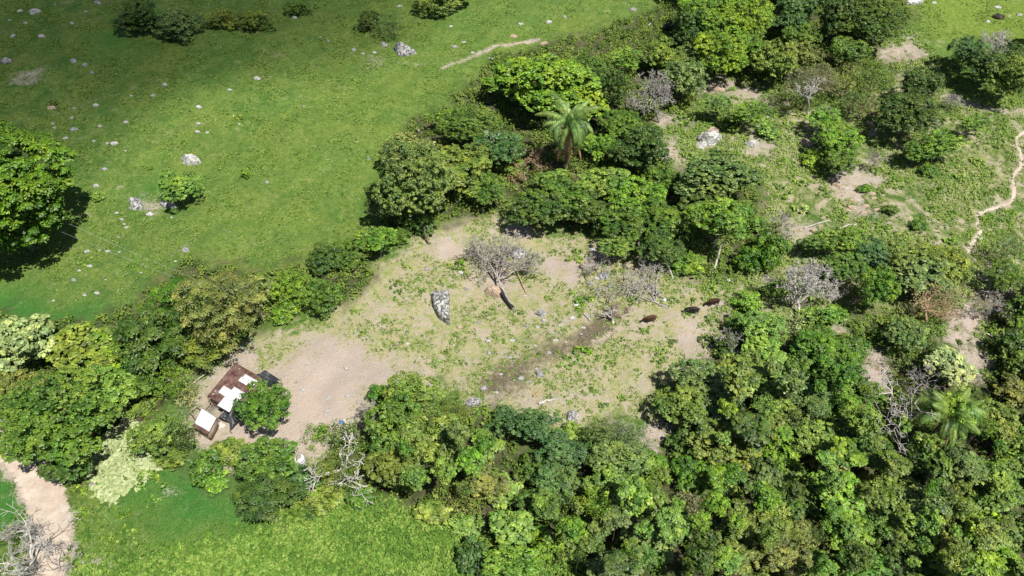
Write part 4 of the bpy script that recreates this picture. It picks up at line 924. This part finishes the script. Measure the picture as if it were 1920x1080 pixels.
deadtree('bent grey bare tree in the upper right corner of the thicket near the gully', (1848,560,.3), (1865,520,3), 1.5, .10, 3, M_DEAD, 27, 3, .6, .05, 'bare_tree', (2, 2), rmin=.022)
deadtree('orange-tan tangled trunk with twisted limbs in the right-hand thicket', (1738,615,.1), (1735,560,3.5), 1.8, .17, 3, M_TANWOOD, 30, 6, .7, .05, 'bare_tree', (2, 2), rmin=.03, trunk=.6)
deadtree('brown dead brush at the foot of the palm thicket', (985,335,.1), (975,322,1.0), 1.5, .06, 3, M_TANWOOD, 31, 7, .8, .02, 'dead_brush', (2, 3), 'brush', .02)
deadtree('charred stump with white ends below the silvery leafless tree', (1450,578,.1), (1438,572,.6), .9, .13, 1, M_CHAR, 32, 4, .8, .0, 'tree_stump', (1, 2), 'stump', .04)
deadtree('grey brush heap on the bank at top right of the dark tree', (1790,205,.1), (1790,195,1), 1.2, .05, 3, M_DEAD, 33, 8, .8, .0, 'dead_brush', (2, 3), 'brush', .02)
deadtree('small white forked twig in the bluish tree left of the palm', (925,275,.3), (926,262,5), 1.0, .08, 2, M_DEADWHITE, 34, 3, .5, .05, 'bare_tree', (1, 2), rmin=.03, trunk=.9)
deadtree('dark leafless twigs on the shaded gully at the right', (1890,610,.1), (1888,585,1.8), 1.4, .07, 3, M_BARK, 35, 6, .8, .0, 'dead_brush', (2, 3), 'brush', .02)
for i_, (bx, by, tx, ty, L_, lb) in enumerate([(1548,175,1548,150,1.5,'grey twig tangle between the brown half-bare tree and the olive-brown crown'),(1612,222,1612,200,1.5,'pale twig tangle above the sandy gap, beside the thin olive tree'),(1765,600,1765,580,1.4,'grey twigs right of the orange tangled trunk'),
  (1850,600,1850,580,1.5,'brown-grey twigs at the rim of the shaded gully'),(1735,735,1735,715,1.7,'grey twigs between the bleached crooked top and the star-shaped palm'),(1372,650,1372,632,1.2,'grey twigs in the dark scrub at the right corner of the clearing'),(1185,455,1185,445,1.2,'thin grey twigs in the light shrub by the pale rocks'),
  (1205,478,1205,468,1.2,'thin grey twigs right of the pale clearing rocks'),(1640,310,1642,296,1.3,'grey dead weeds on the slope right of the vine mound'),(1120,505,1125,492,1.3,'grey scrubby twigs left of the fallen branch pile'),(1460,425,1470,415,1.5,'grey-pink dead brush left of the sandy rubble'),(705,800,703,780,1.4,'grey twigs in the shade at the yard corner'),
  (1010,320,1012,300,1.6,'tan dead stalks left of the palm skirt'),(1170,850,1168,815,1.8,'pale twigs sticking out of the grey dome tree'),(1560,560,1562,545,1.2,'pale twigs in the right-hand thicket near its lower edge')]):
    deadtree(lb, (bx, by, .2), (tx, ty, 2.5), L_, .055, 3, M_TANWOOD if 'tan' in lb else M_DEAD, 60 + i_, 6, .7, .03, 'twig_tangle', (2, 3), 'twigs', .02)
# big white leaning trunk of the bright green tree + two thin leaning trunks
def logthing(label, pts, r0, r1, mat, name='fallen_log', cat='log', sides=9):
    P = [np.array(G(*p)) for p in pts]; o0 = P[0].copy(); segs = []
    n = len(P) - 1; R = random.Random(int(pts[0][0])); Q = [P[0]]
    for i in range(n):
        for k in range(1, 4): Q.append(P[i] + (P[i + 1] - P[i]) * k / 3 + np.array([R.gauss(0, r0 * .3) for _ in range(3)]))
    m = len(Q) - 1
    for i in range(m): segs.append((Q[i] - o0, Q[i + 1] - o0, r0 + (r1 - r0) * i / m, r0 + (r1 - r0) * (i + 1) / m))
    V, F = tubes(segs, sides); o = ob(name, npmesh(name, V, F, mat, smooth=True), None, o0); return tag(o, label, cat)
logthing('tall leaning white trunk with a fork under the bright green crown', [(1335,514,0), (1345,485,1.6), (1352,458,3.6), (1362,448,4.6)], .17, .10, M_PALEBARK, 'leaning_trunk', 'trunk')
logthing('thin grey leaning trunk at the edge of the middle thicket', [(1262,522,0), (1254,500,1.2), (1245,478,2.6)], .10, .06, M_DEADWHITE, 'leaning_trunk', 'trunk')
logthing('slender white log lying on the lower meadow edge', [(553,914,.5), (575,932,.35), (602,953,.2)], .13, .05, M_DEADWHITE)
logthing('short white plank lying by the stones in the clearing', [(1096,588,.08), (1107,601,.08)], .14, .13, M_ROCK, 'plank', 'plank', 4)
logthing('pale dead log lying at the bottom of the clearing', [(1010,756,.15), (1025,751,.2), (1040,748,.15)], .16, .09, M_DEADWHITE)
logthing('brown rotting log beside the pale one at the clearing bottom', [(1000,742,.15), (1012,734,.2)], .16, .12, M_TANWOOD)
logthing('long tan pole lying across the sandy patch left of the rubble', [(1508,428,.1), (1530,420,.3), (1555,413,.2)], .09, .05, M_DEADWHITE)
logthing('whitish log lying at the right end of the sandy rubble bank', [(1572,428,.1), (1590,422,.3), (1606,420,.2)], .14, .07, M_DEADWHITE)
logthing('grey log on the dry bank below the vivid trees', [(1632,615,.2), (1655,628,.3), (1680,637,.2)], .10, .05, M_DEADWHITE)
logthing('short white log by the dry scrub below the charred stump', [(1310,690,.2), (1328,684,.2)], .12, .07, M_DEADWHITE)
logthing('fallen pale pole on the bank at the far right', [(1850,625,.1), (1880,640,.3), (1905,650,.1)], .09, .06, M_DEADWHITE)
logthing('pale branch lying on the dry bank near the top right meadow', [(1693,65,.1), (1700,72,.3), (1712,71,.1)], .08, .05, M_DEADWHITE)
logthing('thin grey upright branch in the trees by the top right meadow', [(1636,80,.3), (1637,62,2), (1640,50,3)], .10, .06, M_DEADWHITE, 'bare_branch', 'branch')
logthing('dark thin trunk at the bottom of the grey-green tree group', [(805,458,0), (798,440,1.2), (795,425,2.5)], .14, .09, M_BARK, 'leaning_trunk', 'trunk')
logthing('sandy long pole lying beside the shack at its upper left', [(344,733,.3), (362,718,.4), (386,700,.3)], .07, .05, M_PALEBARK, 'wooden_pole', 'pole')

# ------------------------------------------------------------------ palms
def frond_mesh(L, droop, seed, width=.55, dead=False):
    R = np.random.RandomState(seed); n = 16; ts = np.linspace(0, 1, n + 1); V = []; F = []; pts = []
    ang = 1.05 if not dead else -1.0; p = np.zeros(3)
    for k in range(n + 1):
        pts.append(p.copy()); a = ang - droop * (k / n) ** 1.25; p = p + np.array([math.cos(a), 0, math.sin(a)]) * L / n
    segs = [(pts[k], pts[k + 1], .05 * (1 - k / n) + .012, .05 * (1 - (k + 1) / n) + .012) for k in range(n)]
    V, F = tubes(segs, 4); V = list(V); F = list(F)
    for k in range(1, n + 1):
        for sub in (0, .5):
            f = min(1, (k - 1 + sub) / n); a = pts[k - 1] + (pts[k] - pts[k - 1]) * sub; t_ = unit(pts[k] - pts[k - 1])
            ln = width * (math.sin(math.pi * min(.97, f * .85 + .14)) ** .6) * R.uniform(.85, 1.15) * 1.5
            for s in (-1, 1):
                out = unit(np.array([t_[0] * .55, s * 1.0, t_[2] * .55 - (.55 if not dead else .9) - R.uniform(0, .25)])); w_ = t_ * .05 * L / 4.5 * 1.3
                mid = a + out * ln * .55 + np.array([0, 0, .05]); tip = a + out * ln + np.array([0, 0, -.22 * ln])
                i = len(V); V += [a - w_ * .6, a + w_ * .6, mid + w_, mid - w_, tip]; F.append((i, i + 1, i + 2, i + 3)); F.append((i + 3, i + 2, i + 4, i + 4))
    return V, F
def tri_fix(name, V, F, mat, tone):
    me = bpy.data.meshes.new(name); me.from_pydata([tuple(v) for v in V], [], [tuple(dict.fromkeys(map(int, f))) for f in F]); me.materials.append(mat)
    a = me.attributes.new('tone', 'FLOAT', 'POINT'); a.data.foreach_set('value', np.full(len(V), tone, dtype=np.float32)); return me
M_DFROND = simple('dead_frond', (.34, .16, .08), (.56, .36, .21), 5)
def palm(label, px, py, hc, L, nf, ndead, droop, seed, col):
    R = random.Random(seed); p = G(px, py, hc); gz = GZ(p.x, p.y); root = empty('palm_tree', (p.x, p.y, gz))
    segs = [(np.array([0, 0, -.3 + hc * k / 8]), np.array([0, 0, -.3 + hc * (k + 1) / 8]), .24 - .008 * k + (.03 if k % 2 else 0), .225 - .008 * k) for k in range(8)]
    V, F = tubes(segs, 10); ob('trunk', npmesh('trunk', V, F, M_BARK, smooth=True), root)
    ms = [tri_fix('frond', *frond_mesh(L * f, droop * g, seed + i), M_LEAF, tn) for i, (f, g, tn) in enumerate(((1, 1, .5), (.92, .8, .8), (1.05, 1.2, .3), (.85, .5, .9)))]
    for i in range(nf):
        lvl = i / nf; m = ms[3] if lvl < .15 else ms[R.randrange(3)]
        f = ob('frond', m, root, (0, 0, hc - .35)); a = i * 2.39996 + R.uniform(-.35, .35)
        f.rotation_euler = (R.uniform(-.45, .45), (lvl - .35) * .95 + R.uniform(-.22, .22), a); q_ = R.uniform(.78, 1.12); f.scale = (q_, R.uniform(.7, 1.1), q_ * R.uniform(.8, 1.2))
        j = R.uniform(.8, 1.2); f.color = (col[0] * j, col[1] * j, col[2] * j, 1)
    dm = [tri_fix('dead_frond', *frond_mesh(L * .95, .55, seed + 9 + i, .4, True), M_DFROND, .5) for i in range(2)]
    for i in range(ndead):
        f = ob('dead_frond', dm[i % 2], root, (0, 0, hc - .6)); a = -1.2 + R.uniform(-.9, .9) if i % 3 else R.uniform(0, 6.28)
        f.rotation_euler = (0, R.uniform(-.05, .45), a)
    tag(root, label, 'palm'); return root
palm('palm with drooping curled fronds and a hanging brown skirt, upper centre', 1067, 228, 9.5, 6.4, 32, 18, 3.6, 5, (.13, .22, .06))
palm('large star-shaped palm with long yellow-green fronds in the right-hand forest', 1785, 772, 7.5, 5.0, 28, 6, 2.6, 6, (.13, .215, .045))

# ------------------------------------------------------------------ shack and yard things
M_RUST = simple('rusty_sheet', (.065, .032, .028), (.21, .125, .10), 1.8, .75)
M_WHITE = simple('white_sheet', (.40, .38, .36), (.70, .70, .71), 1.6, .5, lo=.30, hi=.48)
M_TARP = simple('black_tarp', (.012, .013, .016), (.06, .065, .075), 1.5, .45, .6, .15, .5)
M_WOOD = simple('grey_plank', (.22, .17, .12), (.42, .35, .27), 3)
M_MESH = simple('dusty_floor', (.26, .23, .18), (.36, .33, .27), 2)
M_BLUE = simple('blue_plastic', (.05, .15, .45), (.10, .25, .6), 3, .4)
def bilin(c, a, b): return (c[0] * (1 - a) + c[3] * a) * (1 - b) + (c[1] * (1 - a) + c[2] * a) * b
def sheet(name, corners, mat, parent, th=.03, nu=6, nv=22, corr=.03, off=0., jag=0., seed=0):
    """corners world [c0,c1,c2,c3]; corrugated thick sheet, ridges across v"""
    R = random.Random(seed); o0 = Vector(parent.location) if parent else Vector((0, 0, 0))
    n = (corners[1] - corners[0]).cross(corners[3] - corners[0]).normalized(); n = n if n.z > 0 else -n
    V = []; F = []
    for lay in (0, 1):
        for i in range(nu + 1):
            for j in range(nv + 1):
                q = bilin(corners, i / nu, j / nv) + n * (off + (th if lay else 0) + corr * math.sin(j * math.pi))  # plane
                q = q + n * (corr * (.5 if j % 2 else -.5)) - o0; V.append(q)
    k = (nu + 1) * (nv + 1); I = lambda i, j, l: l * k + i * (nv + 1) + j
    for i in range(nu):
        for j in range(nv): F.append((I(i, j, 1), I(i, j + 1, 1), I(i + 1, j + 1, 1), I(i + 1, j, 1))); F.append((I(i, j, 0), I(i + 1, j, 0), I(i + 1, j + 1, 0), I(i, j + 1, 0)))
    for i in range(nu): F.append((I(i, 0, 0), I(i, 0, 1), I(i + 1, 0, 1), I(i + 1, 0, 0))); F.append((I(i, nv, 0), I(i + 1, nv, 0), I(i + 1, nv, 1), I(i, nv, 1)))
    for j in range(nv): F.append((I(0, j, 0), I(0, j + 1, 0), I(0, j + 1, 1), I(0, j, 1))); F.append((I(nu, j, 0), I(nu, j, 1), I(nu, j + 1, 1), I(nu, j + 1, 0)))
    return ob(name, npmesh(name, V, F, mat), parent)
def beam(segs, name, mat, parent, sides=4):
    o0 = np.array(parent.location); V, F = tubes([(np.array(a) - o0, np.array(b) - o0, r, r) for a, b, r in segs], sides)
    return ob(name, npmesh(name, V, F, mat), parent)
def wall(name, a, b, ztop_a, ztop_b, mat, parent, th=.06):
    o0 = Vector(parent.location); za, zb = GZ(a.x, a.y) - .1, GZ(b.x, b.y) - .1; s = (b - a); s = Vector((-s.y, s.x, 0)).normalized() * th
    V = [Vector((p.x, p.y, z)) + k * s - o0 for k in (0, 1) for p, z in ((a, za), (b, zb), (b, ztop_b), (a, ztop_a))]
    F = [(0, 1, 2, 3), (4, 7, 6, 5), (0, 4, 5, 1), (1, 5, 6, 2), (2, 6, 7, 3), (3, 7, 4, 0)]
    return ob(name, npmesh(name, V, F, mat), parent)
# main shack: c0 far-left, c1 far-right, c2 near-right, c3 near-left
def quadpx(l): return [G(*q) for q in l]
cA = quadpx([(441,680,2.5), (487,706,2.3), (432,769,2.3), (388,743,2.5)])
cen = (cA[0] + cA[2]) / 2; shack = empty('shack', (cen.x, cen.y, GZ(cen.x, cen.y)))
sheet('roof', cA, M_RUST, shack, .03, 6, 26, .08)
def sub(c, a0, a1, b0, b1): return [bilin(c, a0, b0), bilin(c, a0, b1), bilin(c, a1, b1), bilin(c, a1, b0)]
for a0, a1, b0, b1, off in ((.60, .80, .22, 1.02, .07), (.80, 1.06, .52, 1.03, .09), (.12, .27, .55, 1.06, .07), (.22, .34, .52, .86, .12), (.50, .62, .55, 1.0, .06)):
    sheet('roof_patch', sub(cA, a0, a1, b0, b1), M_WHITE, shack, .02, 3, 12, .07, off)
ins = sub(cA, .05, .95, .06, .94)
wpts = [Vector((p.x, p.y, 0)) for p in ins]
for i in range(4):
    a, b = wpts[i], wpts[(i + 1) % 4]
    wall('wall', a, b, ins[i].z - .08, ins[(i + 1) % 4].z - .08, M_WOOD, shack)
beam([((p.x, p.y, GZ(p.x, p.y) - .2), (p.x, p.y, q.z - .06), .07) for p, q in [(Vector((r.x, r.y, 0)), r) for r in sub(cA, .01, .99, .01, .99)]], 'post', M_WOOD, shack)
for u, v in ((.07, .25), (.88, .12), (.80, .10)):
    c = bilin(cA, u, v); V, F = tubes([(np.array(c - cen) + np.array([0, 0, .0 + cen.z - GZ(cen.x, cen.y)]), np.array(c - cen) + np.array([0, 0, .14 + cen.z - GZ(cen.x, cen.y)]), .16, .10)], 7)
    me = npmesh('roof_stone', V, F, M_ROCK); me2 = ob('roof_stone', me, shack)
tag(shack, 'small shack with rusty brown corrugated roof patched with white sheets', 'shack')
# low white-roofed shed
cB = quadpx([(379,767,1.9), (405,784,1.9), (390,812,1.6), (364,797,1.6)]); cb = (cB[0] + cB[2]) / 2
shed = empty('shed', (cb.x, cb.y, GZ(cb.x, cb.y)))
sheet('roof', sub(cB, 0, 1.12, -.04, 1.04), M_RUST, shed, .03, 4, 14, .03); sheet('roof_sheet', sub(cB, -.02, .9, -.03, 1.03), M_WHITE, shed, .02, 4, 14, .03, .06)
ins = sub(cB, .06, 1.02, .06, .94); wpts = [Vector((p.x, p.y, 0)) for p in ins]
for i in range(4): wall('wall', wpts[i], wpts[(i + 1) % 4], ins[i].z - .07, ins[(i + 1) % 4].z - .07, M_WOOD, shed)
tag(shed, 'small shed with a bright white sheet roof and brown lower edge', 'shed')
# open pen between them
cP = quadpx([(396,751,1.3), (424,767,1.3), (406,784,1.3), (382,767,1.3)]); cp = (cP[0] + cP[2]) / 2
pen = empty('animal_pen', (cp.x, cp.y, GZ(cp.x, cp.y)))
sg = []
for i in range(4):
    a, b = cP[i], cP[(i + 1) % 4]; sg += [(a, b, .07), ((a.x, a.y, a.z - .6), (b.x, b.y, b.z - .6), .05)]
beam(sg, 'rail', M_WOOD, pen); beam([((p.x, p.y, p.z - 1.4), (p.x, p.y, p.z + .1), .08) for p in cP], 'post', M_WOOD, pen)
fl = [Vector((p.x, p.y, GZ(p.x, p.y) + .22)) for p in cP]; sheet('floor', fl, M_MESH, pen, .02, 3, 3, 0)
tag(pen, 'open wooden rail pen between the shack and the white-roofed shed', 'pen')
cF = quadpx([(369,761,.9), (378,770,.9), (366,785,.9), (356,771,.9)]); cf = (cF[0] + cF[2]) / 2
fr = empty('goat_stand', (cf.x, cf.y, GZ(cf.x, cf.y)))
beam([(cF[i], cF[(i + 1) % 4], .06) for i in range(4)], 'rail', M_WOOD, fr); beam([((p.x, p.y, p.z - 1.), (p.x, p.y, p.z + .05), .06) for p in cF], 'leg', M_WOOD, fr)
tag(fr, 'small square wooden frame on the left side of the pen', 'frame')
# tarps: sagging canopies on posts
def tarp(label, cs, seed, sag=.35):
    c = quadpx(cs); ce = (c[0] + c[2]) / 2; root = empty('tarp_canopy', (ce.x, ce.y, GZ(ce.x, ce.y))); n = 14; V = []; F = []
    for l in (0, 1):
        for i in range(n + 1):
            for j in range(n + 1):
                u, v = i / n, j / n; q = bilin(c, u, v) - Vector(root.location); q.z += -sag * math.sin(u * 3.14) * math.sin(v * 3.14) + .05 * math.sin(u * 9 + v * 5 + seed) + .04 * math.sin(v * 17 - u * 6) + .02 * l; V.append(q)
    k = (n + 1) ** 2
    for i in range(n):
        for j in range(n):
            a = i * (n + 1) + j; F += [(a, a + 1, a + n + 2, a + n + 1), (k + a, k + a + n + 1, k + a + n + 2, k + a + 1)]
    ob('tarp', npmesh('tarp', V, F, M_TARP, smooth=True), root)
    beam([((p.x, p.y, GZ(p.x, p.y) - .2), (p.x, p.y, p.z + .03), .05) for p in c], 'post', M_WOOD, root)
    tag(root, label, 'tarp')
tarp('sagging black tarp canopy between the shed and the round green tree', [(430,768,1.7), (456,765,1.6), (450,786,1.1), (431,806,1.0)], 1)
tarp('low black tarp strip beside the pen rail', [(424,768,1.4), (434,772,1.6), (430,790,1.0), (408,783,1.2)], 4, .2)
tarp('black tarp canopy behind the round green tree, right of the shack', [(480,703,1.6), (497,694,1.4), (526,713,1.3), (500,722,1.4)], 2, .2)
# cloth, barrel, litter
def lathe(prof, n=14):
    V = []; F = []
    for r, z in prof:
        for k in range(n): V.append((r * math.cos(k * 6.2832 / n), r * math.sin(k * 6.2832 / n), z))
    for i in range(len(prof) - 1):
        for k in range(n): F.append((i * n + k, i * n + (k + 1) % n, (i + 1) * n + (k + 1) % n, (i + 1) * n + k))
    return V, F
p = G(562, 862, .5); V, F = lathe([(.02, 0), (.55, 0), (.58, .1), (.56, .35), (.6, .4), (.56, .45), (.57, .8), (.60, .86), (.45, 1.0), (.22, 1.05), (.22, 1.12), (.02, 1.13)])
br_ = empty('water_tank', (p.x, p.y, GZ(p.x, p.y))); ob('tank_body', npmesh('tank_body', V, F, M_WHITE, smooth=True), br_)
V, F = lathe([(.02, 1.13), (.26, 1.13), (.26, 1.2), (.02, 1.22)]); ob('lid', npmesh('lid', V, F, M_WOOD), br_); tag(br_, 'squat white water barrel at the lower right corner of the yard', 'barrel')
def crumple(name, label, px, py, r, mat, cat, seed, h=.18):
    import bmesh
    bm = bmesh.new(); bmesh.ops.create_icosphere(bm, subdivisions=2, radius=1); R = random.Random(seed)
    for v in bm.verts: v.co = Vector((v.co.x * r * R.uniform(.7, 1.2), v.co.y * r * .8 * R.uniform(.7, 1.2), max(-.05, v.co.z * h * R.uniform(.6, 1.3))))
    me = bpy.data.meshes.new(name); bm.to_mesh(me); bm.free(); me.materials.append(mat); q = G(px, py, .1)
    return tag(ob(name, me, None, (q.x, q.y, GZ(q.x, q.y) + .05)), label, cat)
crumple('plastic_bag', 'blue plastic bag lying at the lower right edge of the yard', 640, 791, .3, M_BLUE, 'bag', 1)
crumple('plastic_bag', 'white plastic bag next to the blue bag in the yard', 647, 788, .22, M_WHITE, 'bag', 2)
crumple('feed_sack', 'whitish sack on the ground below the pen and shed', 412, 797, .6, M_PALEBARK, 'sack', 3, .3)
crumple('plastic_sheet', 'white scrap of plastic lying beside the footpath fork', 1838, 446, .42, M_WHITE, 'scrap', 4)
crumple('plastic_bucket', 'white litter scrap in the branches above the cow trail', 1246, 562, .28, M_WHITE, 'scrap', 5)

# utility pole and wires
pp = G(497, 606); pole = empty('utility_pole', pp)
V, F = tubes([(np.array([0, 0, -.4]), np.array([0, 0, 3.6]), .11, .085), (np.array([-.5, .0, 3.35]), np.array([.5, .1, 3.35]), .05, .05)], 8); ob('pole', npmesh('pole', V, F, M_WOOD), pole)
for k in (-.4, .4):
    V, F = lathe([(.01, 0), (.05, .01), (.03, .06), (.05, .1), (.01, .14)], 8); ob('insulator', npmesh('insulator', V, F, M_WHITE), pole, (k, k * .1, 3.4))
tag(pole, 'leaning thin wooden utility pole between the olive-brown tree and the bright one', 'pole')
M_WIRE = simple('wire', (.45, .45, .45), (.6, .6, .6), 1, .4)
q = G(-40, 352, 6.5)
for k, lb in ((-.4, 'lower of two thin wires crossing the pasture from the huge tree to the pole'), (.4, 'upper of two thin wires crossing the pasture from the huge tree to the pole')):
    a = np.array([pp.x + k, pp.y + k * .1, pp.z + 3.5]); b = np.array([q.x, q.y + k * 2.2, q.z + k]); segs = []
    f_ = lambda t: a + (b - a) * t + np.array([0, 0, -1.0 * 4 * t * (1 - t)])
    for i in range(30): segs.append((f_(i / 30), f_((i + 1) / 30), .009, .009))
    V, F = tubes([(s - a, e - a, x1, x2) for s, e, x1, x2 in segs], 5); tag(ob('power_line', npmesh('power_line', V, F, M_WIRE), None, a), lb, 'wire')

# fence posts round the yard (thin sticks the photo shows)
for i, (px, py) in enumerate([(541,722),(545,740)]):
    pass

# ------------------------------------------------------------------ cattle
def cow(label, px, py, rz, mat, seed, head=-.25, s=1.0, graze=False):
    me = bpy.data.meshes.new('cow')
    # x forward
    vs = [(-.72,0,1.12,.23,.27),(-.35,0,1.10,.29,.33),(.05,0,1.06,.31,.37),(.42,0,1.10,.27,.34),(.68,0,1.18,.19,.25),(.92,0,1.22 + head * .4,.13,.17),(1.10,0,1.22 + head,.12,.13),(1.34,0,1.10 + head * 1.3,.075,.085),
          (-.85,0,1.18,.06,.06),(-.96,0,.95,.03,.03),(-.97,0,.62,.035,.035)]
    ed = [(0,1),(1,2),(2,3),(3,4),(4,5),(5,6),(6,7),(0,8),(8,9),(9,10)]
    def leg(root, x, y, pts):
        i = len(vs); prev = root
        for (dx, z, r) in pts: vs.append((x + dx, y, z, r, r)); ed.append((prev, len(vs) - 1)); prev = len(vs) - 1
    R = random.Random(seed)
    for y in (-.19, .19):
        st = R.uniform(-.12, .12)
        leg(0, -.66, y, [(.02, .88, .15), (.06 + st * .5, .62, .085), (-.08 + st, .40, .06), (-.02 + st, .10, .045), (.05 + st, .02, .055)])
        leg(3, .44, y, [(0, .82, .12), (.02 - st * .5, .48, .065), (.0 - st, .12, .045), (.05 - st, .02, .055)])
    for y in (-1, 1):   # horns and ears
        i = len(vs); vs.append((1.06, y * .15, 1.30 + head, .03, .03)); vs.append((1.12, y * .26, 1.42 + head, .012, .012)); ed += [(6, i), (i, i + 1)]
        i = len(vs); vs.append((1.02, y * .24, 1.20 + head, .045, .02)); ed.append((6, i))
    me.from_pydata([v[:3] for v in vs], ed, []); o = ob('cow', me)
    m = o.modifiers.new('skin', 'SKIN'); sk = me.skin_vertices[0].data
    for i, v in enumerate(vs): sk[i].radius = (v[3], v[4]); 
    sk[2].use_root = True
    m2 = o.modifiers.new('sub', 'SUBSURF'); m2.levels = 2; m2.render_levels = 2; m.use_smooth_shade = True
    me.materials.append(mat); dg = bpy.context.evaluated_depsgraph_get(); ev = bpy.data.meshes.new_from_object(o.evaluated_get(dg)); o.modifiers.clear(); o.data = ev
    if not ev.materials: ev.materials.append(mat)
    q = G(px, py, 0); o.location = (q.x, q.y, GZ(q.x, q.y) + .04); o.rotation_euler = (0, 0, rz); o.scale = (s, s, s); return tag(o, label, 'cow', 'cattle walking along the trail')
M_BROWN = simple('brown_hide', (.05, .022, .014), (.105, .045, .028), 1.4, .6); M_BLACK = simple('black_hide', (.012, .011, .011), (.03, .026, .024), 1.5, .55)
M_DKBR = simple('dark_brown_hide', (.022, .012, .009), (.09, .035, .022), 1.1, .6)
cow('reddish brown cow walking alone in front along the trail', 1218, 604, math.pi + .22, M_BROWN, 1, -.3, .86)
cow('black cow walking in the middle of the three', 1298, 588, math.pi - .05, M_BLACK, 2, -.3, .88)
cow('dark red-brown cow at the rear next to the shrubs', 1336, 573, math.pi + .22, M_DKBR, 3, -.55, .9)

# ------------------------------------------------------------------ the cloud that shades the upper left pasture
def cloud():
    import bmesh
    c = G(-190, -170); hh = 900.; q = Vector(c) + Vector((SUN.x / SUN.z, SUN.y / SUN.z, 1)) * hh; bm = bmesh.new(); R = random.Random(3)
    bmesh.ops.create_icosphere(bm, subdivisions=4, radius=1)
    for v in bm.verts:
        n = v.co.copy(); k = 1 + .10 * math.sin(n.x * 4 + 1) * math.sin(n.y * 5) + .06 * math.sin(n.y * 9 + n.x * 7 + n.z * 5)
        v.co = Vector((n.x * 112 * k, n.y * 105 * k, n.z * 40 * k))
    me = bpy.data.meshes.new('cloud'); bm.to_mesh(me); bm.free()
    t = NT('cloud'); v = t.n('ShaderNodeVolumePrincipled'); v.inputs['Density'].default_value = .022; v.inputs['Color'].default_value = (.95, .95, .95, 1); o = t.n('ShaderNodeOutputMaterial'); t.l(v.outputs[0], o.inputs['Volume'])
    me.materials.append(t.m); tag(ob('cloud', me, None, q), 'small white fair-weather cloud high above, shading the upper left pasture', 'cloud', kind='structure')
cloud()
